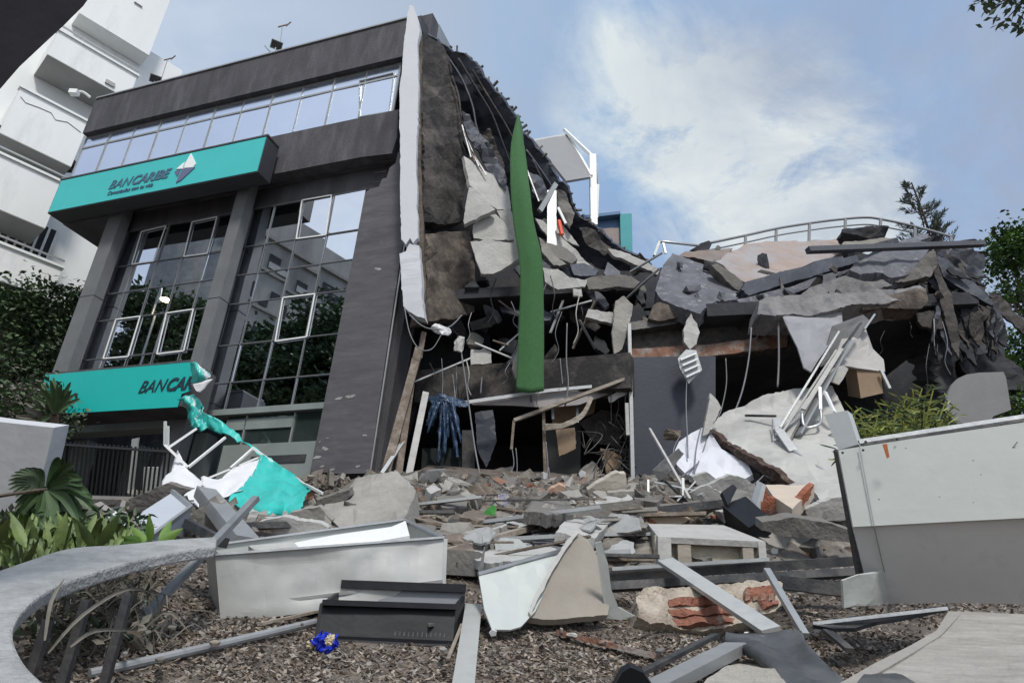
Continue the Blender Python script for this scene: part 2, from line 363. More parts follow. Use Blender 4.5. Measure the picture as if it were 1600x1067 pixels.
def cloth(name, label, cat, rows, m, th=.012, k=5, bump=0, bsc=4, parent=None, back=None, seed=0):
    """a sheet through rows of (u, v, depth) control points"""
    R0 = [catmull([V(*p) for p in r], k) for r in rows]; nc = len(R0[0])
    cols = [catmull([R0[i][j] for i in range(len(R0))], k) for j in range(nc)]; nr = len(cols[0])
    g = [[cols[j][i].copy() for j in range(nc)] for i in range(nr)]
    nm = {}
    for i in range(nr):
        for j in range(nc):
            a = g[min(i + 1, nr - 1)][j] - g[max(i - 1, 0)][j]; b = g[i][min(j + 1, nc - 1)] - g[i][max(j - 1, 0)]
            x = a.cross(b); x = x.normalized() if x.length > 1e-9 else Vector((0, -1, 0))
            if x.dot(g[i][j] - CAM) < 0: x = -x
            nm[i, j] = x
    vs = [];
    for i in range(nr):
        for j in range(nc):
            q = g[i][j]
            if bump: q = q + nm[i, j] * (abs(noise.noise(q * bsc + Vector((seed, 0, 0)))) * 2.2 - .5 + .35 * noise.noise(q * bsc * 2.6)) * bump
            vs.append(q)
    n = nr * nc; vs += [vs[i * nc + j] + ROT @ Vector((0, 0, -th)) for i in range(nr) for j in range(nc)]
    fs = [(i * nc + j, i * nc + j + 1, (i + 1) * nc + j + 1, (i + 1) * nc + j) for i in range(nr - 1) for j in range(nc - 1)]
    nf = len(fs); fs += [tuple(x + n for x in f[::-1]) for f in fs]
    for j in range(nc - 1): fs += [(j, j + 1, j + 1 + n, j + n), ((nr - 1) * nc + j, (nr - 1) * nc + j + 1, (nr - 1) * nc + j + 1 + n, (nr - 1) * nc + j + n)]
    for i in range(nr - 1): fs += [(i * nc, (i + 1) * nc, (i + 1) * nc + n, i * nc + n), (i * nc + nc - 1, (i + 1) * nc + nc - 1, (i + 1) * nc + nc - 1 + n, i * nc + nc - 1 + n)]
    mi = None
    if back: mi = [0] * nf + [1] * (len(fs) - nf); m = [m, back]
    o = obj(name, vs, fs, m, parent, True, mi)
    if label: tag(o, label, cat)
    return o
def rockmesh(size, seed, n=16, rough=.06, cuts=1, blocky=.0):
    rg = random.Random(seed); bm = bmesh.new()
    for i in range(n):
        v = Vector((rg.gauss(0, 1), rg.gauss(0, 1), rg.gauss(0, 1))).normalized()
        if rg.random() < blocky: v = Vector([math.copysign(rg.uniform(.8, 1), c) for c in v]) * .8
        bm.verts.new(Vector((v.x * size[0], v.y * size[1], v.z * size[2])) * .5)
    h = bmesh.ops.convex_hull(bm, input=bm.verts); bmesh.ops.delete(bm, geom=list({g for g in h['geom_interior'] + h['geom_unused'] if isinstance(g, bmesh.types.BMVert)}), context='VERTS')
    for _ in range(cuts): bmesh.ops.subdivide_edges(bm, edges=bm.edges, cuts=1, use_grid_fill=True); bmesh.ops.triangulate(bm, faces=bm.faces)
    s = min(size) * rough * 2
    for v in bm.verts: v.co += Vector((noise.noise(v.co * 9 / max(size) + Vector((seed, k * 7, 0))) for k in range(3))) * s
    bm.verts.index_update(); r = [v.co.copy() for v in bm.verts], [tuple(v.index for v in f.verts) for f in bm.faces]; bm.free(); return r
TONE = {}
def tone(m, s):
    return {'charred': 'black', 'charred_membrane': 'bluish-black', 'burnt_plaster': 'smoke-stained', 'concrete_dusty': 'dusty dark grey', 'concrete': 'mid-grey', 'concrete_light': 'pale grey', 'concrete_sooty': 'speckled sooty grey', 'weathered_wood': 'brown wooden', 'clay_brick': 'orange brick'}.get(m.name, 'grey') + (' large' if s == 2 else ' small' if s == 0 else '')
def rock(name, label, cat, c, size, m, seed=1, rot=(0, 0, 0), group=None, cuts=2, blocky=.3, parent=None, n=16, rough=.06):
    vs, fs = rockmesh(size, seed, n, rough, cuts, blocky); e = Euler(rot).to_matrix(); c = Vector(c)
    o = obj(name, [c + e @ v for v in vs], fs, m, parent)
    return tag(o, label, cat, group) if label else o
def bar(name, label, cat, p, q, w, h, m, twist=0, up=None, group=None, parent=None):
    if GROUND[0]:
        if not isinstance(p, Vector) and p[1] > 745: p = (p[0], p[1], min(p[2], GD(p[0], p[1], .1)))
        if not isinstance(q, Vector) and q[1] > 745: q = (q[0], q[1], min(q[2], GD(q[0], q[1], .1)))
    p = V(*p) if not isinstance(p, Vector) else p; q = V(*q) if not isinstance(q, Vector) else q
    o = MB().bar(p, q, w, h, up, twist).build(name, m, parent)
    return tag(o, label, cat, group) if label else o
def gbar(name, label, cat, a, b, w, h, m, ha=0, hb=0, twist=0, group=None):
    return bar(name, label, cat, G(a[0], a[1], ha), G(b[0], b[1], hb), w, h, m, twist, None, group)
def ushape(name, label, cat, p, q, w, h, t, m, twist=0, group=None):
    """channel section"""
    p = Vector(p); q = Vector(q); z = (q - p).normalized(); u = Vector((0, 0, 1))
    if abs(z.dot(u)) > .97: u = Vector((0, 1, 0))
    x = z.cross(u).normalized(); y = x.cross(z); x, y = x * math.cos(twist) + y * math.sin(twist), y * math.cos(twist) - x * math.sin(twist)
    pr = [(-w/2, 0), (w/2, 0), (w/2, h), (w/2 - t, h), (w/2 - t, t), (-w/2 + t, t), (-w/2 + t, h), (-w/2, h)]
    P = [p + x * a + y * b for a, b in pr]; Q = [q + x * a + y * b for a, b in pr]
    fs = [(i, (i + 1) % 8, 8 + (i + 1) % 8, 8 + i) for i in range(8)]
    for k in (0, 8): fs += [(k, k+1, k+4, k+5), (k+1, k+2, k+3, k+4), (k, k+5, k+6, k+7)]
    o = obj(name, P + Q, fs, m); return tag(o, label, cat, group)
def cable(name, label, pts, r=.012, m=None, group=None):
    return tag(MB().tube([V(*p) for p in pts], r, 6).build(name, m or cablem, None, True), label, 'cable', group)
# ================================================================= terrain
def terrain():
    xs = [-300, -150, -80, -40] + [x * .5 for x in range(-40, 61)] + [45, 80, 150, 300]
    ys = [-300, -120, -50, -20, -8, -3, -1] + [y * .35 for y in range(0, 46)] + [17, 19, 22, 28, 40, 80, 160, 300]
    vs = [(x, y, T(x, y)) for y in ys for x in xs]; n = len(xs)
    fs = [(j * n + i, j * n + i + 1, (j + 1) * n + i + 1, (j + 1) * n + i) for j in range(len(ys) - 1) for i in range(n - 1)]
    struct('ground', vs, fs, mulch, True)
terrain()

# ================================================================= bank building
A = Pl(V(585, 745, 14), (3300, 307, 1137))
AX = A
def hz(u, v, off=0): return A.hit(u, v, off)[1]
def hs(u, v, off=0): return A.hit(u, v, off)[0]
SL, ZT = A.hit(155, 160); ZT = hz(400, 97)
SR = hs(634, 120)                      # where the torn end begins
ZPB, ZWB, ZSB = hz(400, 149), hz(400, 219), hz(500, 258)
CO = -.5                              # curtain wall plane
ZCT = min(hz(521, 306, CO), ZSB - .05); ZCB = hz(440, 636, CO)
BD = 12.0
bank = thing('bank_building', 'dark grey four-storey office block with teal signs, its right side torn off', 'building', A.W((SL + SR) / 2, 0, -5))
ZG = -3.4
m_ = MB(); A.box(m_, SL, SR + .25, ZPB, ZT, -.35, .12); A.box(m_, SL, SL + .35, ZPB, ZT, -BD, -.35)
m_.build('parapet', graphite, bank)
m_ = MB(); A.box(m_, SL + .02, SR + .1, ZT, ZT + .05, -.38, .16); m_.build('coping', alug, bank)
m_ = MB(); s = SL; rg = random.Random(3)
# spandrel with torn right end
m_.prism([A.W(SL, ZSB, 0), A.W(SR - .9, ZSB, 0), A.W(*A.hit(612, 240), 0), A.W(*A.hit(620, 215), 0), A.W(SR - .05, ZWB, 0), A.W(SL, ZWB, 0)], A.n * -.35)
m_.build('spandrel_wall', graphite, bank)
m_ = MB(); A.box(m_, SL, SR - .3, ZSB - .02, ZSB + .3, -BD, -.36); A.box(m_, SL, SR - .1, ZT - .9, ZT - .55, -BD, -.36); A.box(m_, SL, SR - .2, ZWB - .3, ZWB - .03, -BD, -.36)
m_.build('floor_slab', graphite_smooth, bank)
sC = hs(148, 400, -.02)
m_ = MB(); A.box(m_, SL, SL + .3, ZSB + .3, ZPB, -BD, -.4); m_.build('left_wall', graphite, bank)
m_ = MB(); A.box(m_, sC + .02, sC + .3, ZG, ZSB - .03, -BD, -.38); m_.build('left_wall', graphite, bank)
m_ = MB(); A.box(m_, SL, SR - .3, ZG, ZT - 1, -BD - .3, -BD); m_.build('rear_wall', soot, bank)
m_ = MB(); A.box(m_, sC + .31, SR - .1, ZCT - .02, ZSB - .03, CO - .3, CO + .03); m_.build('bulkhead', graphite_smooth, bank)
# ribbon window of the top storey
wb = MB(); fr = MB(); nP = 11; s0, s1 = hs(130, 217) + .05, hs(618, 130, 0) + .02; ZTR = ZWB + (ZPB - ZWB) * .74
for i in range(nP):
    a, b = s0 + (s1 - s0) * i / nP, s0 + (s1 - s0) * (i + 1) / nP
    for z0, z1 in ((ZWB, ZTR), (ZTR, ZPB)):
        t0, t1 = rg.uniform(-.006, .006), rg.uniform(-.006, .006)
        wb.hexa([A.W(x, z, -.07 + o + t) for z in (z0 + .01, z1 - .01) for x, o, t in ((a, 0, t0), (b, 0, t1), (b, -.02, t1), (a, -.02, t0))])
for i in range(nP + 1):
    a = s0 + (s1 - s0) * i / nP; w_ = .03 if i % 2 else .016
    A.box(fr, a - w_, a + w_, ZWB, ZPB, -.09, -.045)
wn_ = wb.build('ribbon_window', glassu, bank)
for z in (ZWB + .02, ZTR, ZPB - .04): A.box(fr, s0, s1, z - .03, z + .03, -.085, -.05)
fr.build('frame', alug, wn_)
# opening lights in the ribbon
for q in ([(562, 127), (616, 114), (608, 175), (562, 183)],):
    mb = MB(); c = [A.P(u, v, -.05) for u, v in q]
    for i in range(4): mb.bar(c[i], c[(i + 1) % 4], .03, .03, A.n)
    mb.build('sash', alug, wn_)

# curtain wall: two bays of mirror glass
def bay(nm, sa, sb, xs, zs, off, sashes):
    g = MB(); mu = MB(); rg = random.Random(len(nm))
    xs = [sa] + [x for x in xs if sa + .15 < x < sb - .15] + [sb]; ncol = len(xs) - 1; nrow = len(zs) - 1; za, zb = zs[0], zs[-1]
    for i in range(ncol):
        for j in range(nrow):
            a, b = xs[i], xs[i + 1]; z0, z1 = zs[j], zs[j + 1]
            ta, tb, tz = (rg.gauss(0, .0045) for _ in range(3))
            g.hexa([A.W(x, z, off + o + t + (tz if z == z1 else 0)) for z in (z0, z1) for x, o, t in ((a, 0, ta), (b, 0, tb), (b, -.02, tb), (a, -.02, ta))])
    for a in xs: A.box(mu, a - .008, a + .008, za, zb, off + .012, off + .035)
    for z in zs: A.box(mu, sa, sb, z - .008, z + .008, off + .013, off + .033)
    o = g.build('curtain_wall', glass, bank); mu.build('mullion_grid', rail_, o)
    for q in sashes:
        mb = MB(); c = [A.P(u, v, off + .04) for u, v in q]; x0 = (c[0] + c[3]) / 2; 
        for i in range(4): mb.bar(c[i], c[(i + 1) % 4], .032, .015, A.n)
        mb.build('opening_sash', white, o)
def zl(*px): return [hz(472, v, CO) for v in px]
ZR = [ZCB, hz(466, 589, CO), hz(470, 528, CO), hz(475, 462, CO), hz(480, 416, CO), hz(485, 371, CO), ZCT]
bay('left', sC + .31, hs(352, 360, CO) + .1, [hs(181, 499, CO) + k * (hs(260, 489, CO) - hs(181, 499, CO)) / 2 for k in range(-2, 6)], ZR, CO,
    ([(221, 362), (259, 353), (240, 408), (206, 413)], [(300, 347), (339, 339), (324, 396), (287, 401)], [(181, 499), (219, 494), (200, 557), (161, 560)], [(260, 489), (302, 483), (287, 548), (245, 553)]))
bay('right_', hs(372, 420, CO), hs(575, 440, CO) + .9, [hs(442, 464, CO) + k * (hs(492, 459, CO) - hs(442, 464, CO)) for k in range(-3, 6)], ZR, CO,
    ([(472, 313), (518, 305), (509, 367), (463, 373)], [(442, 465), (492, 459), (479, 526), (430, 533)]))
m_ = MB(); A.box(m_, sC + .31, SR - .2, ZCB - .14, ZCB, CO - .2, CO + .12); m_.build('sill_beam', dimw, bank)
# ground floor glazing and piers
gz = MB(); A.box(gz, hs(345, 700, CO), SR - .2, ZG, ZCB - .15, CO - .05, CO - .02); o = gz.build('ground_floor_glazing', glassg, bank)
mb = MB()
for u in (380, 455): a = hs(u, 680, CO); A.box(mb, a - .02, a + .02, ZG, ZCB - .15, CO - .02, CO + .02)
mb.build('mullion', alug, o)
m_ = MB(); z = hz(440, 668, CO); A.box(m_, hs(345, 700, CO), hs(440, 700, CO) + .2, z, z + .25, CO - .02, CO + .02); z = hz(440, 692, CO)
A.box(m_, hs(345, 720, CO), SR - 1.0, ZG, z, CO - .02, CO + .03); m_.build('dado_wall', dimw, bank)
m_ = MB(); A.box(m_, hs(395, 712, CO), hs(480, 712, CO), hz(440, 724, CO), hz(440, 712, CO), CO + .031, CO + .05); m_.build('letter_slot', soot, bank)
m_ = MB(); A.box(m_, sC + .31, hs(345, 700, CO), ZG, ZCB - .16, -3.6, -3.4); m_.build('recessed_shopfront', glassg, bank)
m_ = MB()
for u0, u1 in ((205, 222), (318, 338)):
    m_ = MB(); A.box(m_, hs(u0, 690, -2), hs(u1, 690, -2), ZG, ZCB - .15, -2.4, -2.0); m_.build('ground_floor_pillar', dimw, bank)
# entrance lintel and pale pillars under the lower sign
m_ = MB(); A.box(m_, hs(96, 665, -.3), hs(300, 655, -.3), hz(190, 672, -.3), hz(190, 652, -.3), -.7, -.3); m_.build('entrance_lintel', dimw, bank)
for u0, u1 in ((112, 133), (300, 318)): m_ = MB(); A.box(m_, hs(u0, 700, -.75), hs(u1, 700, -.75), ZG, hz(190, 673, -.3), -1.1, -.75); m_.build('entrance_pillar', dimw, bank)
for u0, u1 in ((150, 185), (232, 262)): m_ = MB(); A.box(m_, hs(u0, 700, -2.8), hs(u1, 700, -2.8), ZG, hz(190, 690, -2.8), -2.85, -2.8); m_.build('pale_pane', mat('pane_pale', (.45, .52, .52), .3, .2, 2, 0), bank)  # panes stand out only by their pale colour
# columns
for ul, ur, v, o0 in ((148, 172, 400, -.02), (371, 391, 300, -.02)):
    sa, sb = hs(ul, v, o0), hs(ur, v, o0)
    m_ = MB(); A.box(m_, sa, sa + (sb - sa) * .85, ZG, ZSB - .03, -.32, o0); m_.build('column', colm, bank)
    m_ = MB()
    for zj in (hz(ul, 460), ZCB + .3): A.box(m_, sa - .004, sa + (sb - sa) * .85 + .004, zj - .012, zj + .012, -.325, o0 + .004)
    m_.build('joint_line', soot, bank)
# stone pier, broken at its head
pts = [A.W(*A.hit(u, v)) for u, v in ((485, 736), (500, 737), (530, 740), (577, 739), (602, 560), (626, 400), (640, 330), (640, 240), (622, 238), (618, 255), (609, 262), (604, 278), (597, 280), (592, 292), (577, 296), (571, 303))]
m_ = MB(); m_.prism(pts, A.n * -.7); pier = m_.build('stone_pier', pierm, bank)
m_ = MB()
zb = hz(530, 736); 
m_.prism([A.W(*A.hit(u, v, -.2), -.2) for u, v in ((578, 738), (592, 738), (636, 470), (660, 330), (641, 330), (627, 400))], A.n * -.5); m_.build('pier_return', graphite, bank)
m_ = MB(); m_.bar(A.P(579, 736, .01), A.P(640, 330, .01), .03, .02, A.n); m_.build('edge_trim', alug, pier)
tw = MB()
for u, v in ((598, 284), (604, 268), (585, 292), (615, 250)): p = A.P(u, v, -.2); tw.tube([p, p + A.h * -.35 + Vector((0, 0, .02))], .012, 5)
tw.build('rebar', steel, pier)
# parapet stump beyond the break
m_ = MB(); sa, sb = hs(652, 60, -.5), hs(676, 22, -.5); z1 = hz(676, 21, -.5); m_.add([], []); A.box(m_, sa - .6, sb, ZPB + .4, z1, -.85, -.5); A.box(m_, sb - .3, sb - .003, ZPB + .6, z1 - .003, -3.4, -.851)
m_.build('parapet_end', graphite, bank)
m_ = MB(); m_.prism([A.W(sb, z1, -.9), A.W(sb, z1, -3.3), A.W(sb, z1 - 1.2, -3.3), A.W(sb, z1 - 1.2, -.9)], A.h * .02); m_.build('painted_lit_side', alug, bank)  # paler sheet paints the lit side of the dark parapet block
# roof rail
m_ = MB(); zr = ZT + .05
a0, a1 = hs(158, 158), hs(510, 64)
for k in range(15): a = a0 + (a1 - a0) * k / 14; m_.bar(A.W(a, zr, -.1), A.W(a, zr + .22, -.1), .03, .03)
m_.bar(A.W(a0, zr + .22, -.1), A.W(a1, zr + .22, -.1), .045, .045); m_.build('roof_rail', alug, bank)

VERT[0] = ray(585, 745).y
# white torn fin between facade and the torn side
fin = thing('torn_wall_edge', 'tall narrow white-painted end of a party wall with a ragged broken foot', 'wall', V(640, 490, 13.6))
slab('upper_strip', None, None, [(637, 20), (640, 8), (646, 10), (652, 26), (656, 48), (652, 70), (654, 140), (650, 250), (653, 372), (645, 380), (641, 372), (634, 382), (627, 374), (625, 300), (624, 140), (630, 80)], 13.5, .28, finw, du=-.02, jag=1.0, parent=fin)
slab('lower_strip', None, None, [(624, 396), (634, 392), (640, 380), (655, 384), (659, 440), (663, 497), (652, 494), (638, 486), (630, 478)], 13.45, .26, finw, du=-.02, jag=1.2, parent=fin, bump=.03)
slab('mortar_edge', None, None, [(656, 48), (660, 60), (658, 140), (657, 250), (662, 372), (663, 400), (668, 497), (663, 498), (659, 440), (653, 380), (650, 250), (654, 140), (652, 70)], 13.6, .3, burnt2, jag=1, parent=fin)

sc_ = MB(); rgs = random.Random(19)
for u, v in ((500, 690), (508, 700), (495, 715), (503, 728), (520, 733), (560, 728), (545, 620), (552, 618), (530, 622), (590, 420), (596, 380), (575, 735), (512, 684), (516, 560), (570, 680)):
    p0 = A.P(u, v, .003); k = rgs.randint(5, 7); ln = rgs.uniform(.06, .28); aa = rgs.uniform(-.6, .6)
    sc_.prism([p0 + A.h * (ln * .5 * math.cos(6.28 * j / k) * rgs.uniform(.5, 1)) + Vector((0, 0, ln * .22 * math.sin(6.28 * j / k + aa) * rgs.uniform(.4, 1))) for j in range(k)], A.n * .004)
tag(sc_.build('plaster_scuff', mat('scuff', (.30, .30, .30), .9, .3, 10, .2), pier), kind='stuff')
VERT[0] = 0
# ---------------------------------------------------------------- signs
def textobj(name, body, bold, size, m, pl_o, hx, hz_, parent, shear=.32, sx=1.0, ext=.006):
    c = bpy.data.curves.new('t', 'FONT'); c.body = body; c.size = size; c.shear = shear; c.offset = bold; c.extrude = ext; c.resolution_u = 3
    o = bpy.data.objects.new('t', c); COL.objects.link(o); dg = bpy.context.evaluated_depsgraph_get(); me = o.evaluated_get(dg).to_mesh()
    vs = [v.co.copy() for v in me.vertices]; fs = [tuple(p.vertices) for p in me.polygons]; wdt = max(v.x for v in vs)
    o.to_mesh_clear() if hasattr(o, 'to_mesh_clear') else None
    bpy.data.objects.remove(o); n = hx.cross(hz_)
    if n.dot(CAM - pl_o) < 0: n = -n
    oo = obj(name, [pl_o + hx * (v.x * sx) + hz_ * v.y + n * (v.z + .012) for v in vs], fs, m, parent); return oo, wdt * sx
OS = .62
us = thing('bank_sign', 'upper teal sign box lettered BANCARIBE on the facade under the ribbon window', 'sign', A.P(250, 270, OS))
qa = [(92, 285), (417, 211), (404, 267), (75, 333)]; Q = [A.P(u, v, OS) for u, v in qa]
zt, zb = hz(250, 249, OS), hz(250, 299, OS); sa, sb = hs(88, 300, OS), hs(411, 240, OS)
m_ = MB(); A.box(m_, sa, sb, zb, zt, .14, OS); m_.build('box', mat('sign_box_dark', (.035, .037, .045), .6, .2, 2, .05), us)
m_ = MB(); A.box(m_, sa + .03, sb - .03, zb + .03, zt - .03, OS + .001, OS + .012); m_.build('face', tealu, us)
m_ = MB(); A.box(m_, sa - .02, sb + .02, zt, zt + .05, .15, OS + .02); m_.build('cap_strip', graphite_smooth, us)
hh = A.h if (A.W(1, 0) - A.W(0, 0)).dot(ROT @ Vector((1, 0, 0))) > 0 else -A.h
def tspan(pl, u0, v0, u1, v1, off): return (pl.P(u1, v1, off) - pl.P(u0, v0, off)).length
H_ = zt - zb
W_ = tspan(A, 170, 296, 268, 272, OS + .01)
sz = W_ / 5.15
p0 = A.P(169, 295.5, OS + .012); p0.z = A.o.z + zb + H_ * .36
o1, w1 = textobj('lettering', 'BAN', .001, sz, textd, p0, hh, Vector((0, 0, 1)), us, sx=.92)
o2, w2 = textobj('lettering', 'CARIBE', .012, sz, textd, p0 + hh * (w1 - sz * .06), hh, Vector((0, 0, 1)), us, sx=.92)
o3, w3 = textobj('tagline', 'Conectados con tu vida', .001, sz * .42, textd, p0 - Vector((0, 0, sz * .50)) + hh * sz * .1, hh, Vector((0, 0, 1)), us, sx=.95)
def lg(px, m, nm, off=OS):
    m_ = MB(); m_.prism([A.P(u, v, off + .014) for u, v in px], A.n * .02); m_.build(nm, m, us)
def z8(x, y): return (150 + x / 8.889, 220 + y / 8.889)
lg([z8(1325, 180), z8(1392, 325), z8(1350, 375), z8(1230, 385), z8(1240, 330)], logow, 'emblem_light')
lg([z8(1235, 300), z8(1205, 395), z8(1120, 400)], logow, 'emblem_light')
lg([z8(1378, 375), z8(1190, 550), z8(1115, 592), z8(1200, 400)], logod, 'emblem_dark')
lg([z8(1098, 430), z8(1172, 412), z8(1135, 500)], logod, 'emblem_dark')

OL = .75
ls = thing('bank_sign', 'lower teal sign over the entrance, its right end ripped so the lettering stops at BANCAR', 'sign', A.P(190, 640, OL))
zt2, zb2 = hz(190, 577, OL), hz(190, 642, OL); sa2, sb2 = hs(68, 610, OL), hs(298, 600, OL)
face = [A.P(u, v, OL) for u, v in ((71, 586), (298, 566), (301, 585), (299, 610), (284, 616), (278, 636), (91, 647), (88, 630), (66, 610))]
m_ = MB(); A.box(m_, sa2 + .5, sb2 - .1, zb2 + .02, zt2 - .02, .0, OL - .02); m_.build('box', graphite_smooth, ls)
m_ = MB(); m_.prism(face, A.n * .012); m_.build('face', teal, ls)
m_ = MB(); m_.prism([A.P(u, v, OL) for u, v in ((71, 586), (298, 565), (298, 562), (71, 583))], A.n * -.7); m_.build('cap_strip', graphite_smooth, ls)
W2 = tspan(A, 215, 611, 298, 603, OL); sz2 = W2 / 3.55
p0 = A.P(215, 614.5, OL + .012)
o1, w1 = textobj('lettering', 'BAN', .001, sz2, textk, p0, hh, Vector((0, 0, 1)), ls, sx=.88)
o2, w2 = textobj('lettering', 'CAR', .013, sz2, textk, p0 + hh * (w1 - sz2 * .06), hh, Vector((0, 0, 1)), ls, sx=.88)
# torn banner skin: curls at the sign end, hangs and lies on the rubble
dS = (A.P(300, 600, OL) - CAM).dot(ROT @ Vector((0, 0, -1)))
def zz4(x, y): return (200 + x / 3.5556, 550 + y / 3.5556)
def Z(x, y, d): u, v = zz4(x, y); return (u, v, min(d, GD(u, v, .14) - .2) if v > 740 else d)
bn = thing('torn_banner', 'crumpled teal and white banner skin hanging from the lower sign onto the rubble', 'banner', V(330, 800, 11.5))
cloth('curl', None, None, [[Z(345, 55, dS), Z(380, 60, dS - .25), Z(420, 95, dS - .05), Z(460, 128, dS + .15)], [Z(352, 110, dS), Z(385, 110, dS - .4), Z(425, 130, dS - .25), Z(455, 140, dS + .1)], [Z(350, 178, dS), Z(385, 170, dS - .35), Z(420, 158, dS - .2), Z(450, 145, dS)]], tealb, parent=bn, back=whiteb, bump=.03)
cloth('fold', None, None, [[Z(352, 178, dS - .1), Z(400, 170, dS + .1), Z(440, 155, dS + .25), Z(470, 150, dS + .3)], [Z(375, 215, dS - .1), Z(395, 225, dS), Z(415, 210, dS + .1), Z(430, 195, dS + .2)]], whiteb, parent=bn, bump=.02)
cloth('hanging_strip', None, None, [[Z(270, 265, dS - .3), Z(320, 245, dS - .25), Z(370, 232, dS - .15), Z(400, 262, dS - .1)], [Z(330, 305, dS - .2), Z(365, 300, dS - .35), Z(400, 300, dS - .15), Z(425, 320, dS - .2)],
    [Z(345, 380, dS - .3), Z(370, 370, dS - .5), Z(410, 375, dS - .3), Z(450, 355, dS - .2)], [Z(355, 425, dS - .5), Z(395, 420, dS - .6), Z(440, 430, dS - .5), Z(520, 400, dS - .3)]], tealb, parent=bn, back=whiteb, bump=.12, bsc=5)
cloth('hanging_strip', None, None, [[Z(440, 345, dS - .45), Z(520, 385, dS - .5), Z(600, 445, dS - .7), Z(690, 525, dS - 1.0), Z(750, 575, dS - 1.4)], [Z(440, 430, dS - .5), Z(500, 450, dS - .65), Z(570, 470, dS - .8), Z(660, 520, dS - 1.05), Z(735, 580, dS - 1.4)]], tealb, parent=bn, bump=.10, bsc=4)
def Y(x, y): u, v = zz4(x, y); return (u, v, 11.9 - 3.3 * sst(700, 815, v) + .16 * math.sin(x * .033 + y * .012) + .10 * math.sin(x * .071 - y * .03))
cloth('teal_lobe', None, None, [[Y(742, 570), Y(800, 600), Y(860, 640), Y(930, 695), Y(1000, 755)], [Y(700, 660), Y(780, 690), Y(860, 700), Y(930, 730), Y(1012, 772)], [Y(630, 750), Y(720, 790), Y(820, 790), Y(900, 790), Y(985, 815)],
    [Y(560, 815), Y(660, 860), Y(780, 870), Y(870, 860), Y(955, 890)], [Y(640, 870), Y(710, 945), Y(790, 925), Y(860, 935), Y(925, 940)]], tealb, parent=bn, bump=.05, bsc=3.2, k=8)
cloth('white_lobe', None, None, [[Y(405, 700), Y(520, 680), Y(640, 620), Y(742, 570)], [Y(415, 760), Y(540, 730), Y(640, 690), Y(715, 650)], [Y(430, 830), Y(540, 780), Y(630, 740), Y(680, 720)], [Y(400, 870), Y(480, 825), Y(560, 805), Y(635, 770)]], whiteb, parent=bn, bump=.05, bsc=2.5)
cloth('white_lobe', None, None, [[Y(275, 545), Y(330, 640), Y(385, 690), Y(412, 720)], [Y(230, 650), Y(290, 680), Y(360, 740), Y(405, 780)], [Y(170, 760), Y(240, 770), Y(330, 830), Y(395, 870)]], whiteb, parent=bn, bump=.05, bsc=2)
fr = MB()
def fb(a, b, r=.035): fr.bar(V(*Z(*a)), V(*Z(*b)), r, r)
fb((207, 385, 11.6), (205, 515, 11.6)); fb((222, 412, 11.6), (220, 520, 11.6)); fb((205, 515, 11.6), (335, 640, 11.4)); fb((225, 530, 11.6), (380, 425, 12)); fb((335, 640, 11.4), (540, 475, 12.2)); fb((570, 645, 11.6), (695, 535, 12.2)); fb((690, 530, 12.1), (990, 740, 11.2)); fb((985, 735, 11.2), (1080, 785, 11.2)); fb((410, 715, 11.5), (740, 580, 12.0), .03)
fr.build('light_frame', white, bn)

# roof fittings
def floodlight(u, v, off, lab):
    p = A.P(u, v, off); t = thing('floodlight', lab, 'floodlight', p - Vector((0, 0, .5)))
    MB().tube([p - Vector((0, 0, .55)), p - Vector((0, 0, .1))], .02, 6).build('bracket', alug, t)
    r = Euler((math.radians(40), 0, math.radians(25))).to_matrix(); MB().box(p, .34, .10, .26, r).build('lamp_head', alug, t); MB().box(p + r @ Vector((0, -.06, 0)), .29, .02, .21, r).build('lens', steel, t)
floodlight(432, 71, -.3, 'small square floodlight on the roof edge below the taller antenna mast')
floodlight(243, 124, -.3, 'small square floodlight on the roof edge near the left corner')
def antenna(pb, pt, lab, off=-.4):
    a = A.P(*pb, off); b = A.P(*pt, off); t = thing('antenna', lab, 'antenna', a)
    MB().tube([a, b], .015, 6).build('mast', alug, t); m = MB(); m.bar(b - hh * .15, b + hh * .22, .03, .03); m.bar(b + hh * .15 - Vector((0, 0, .06)), b + hh * .3 + Vector((0, 0, .08)), .03, .03); m.build('sensor_head', rust, t)
antenna((436, 84), (441, 41), 'thin mast with a small sensor head above the middle of the roof edge')
antenna((252, 124), (262, 93), 'thin mast with a small sensor head near the left end of the roof')
mb = MB(); mb.tube([A.P(414, 72, -.3), A.P(425, 85, -.3)], .02); mb.build('pipe_stub', alug, bank)

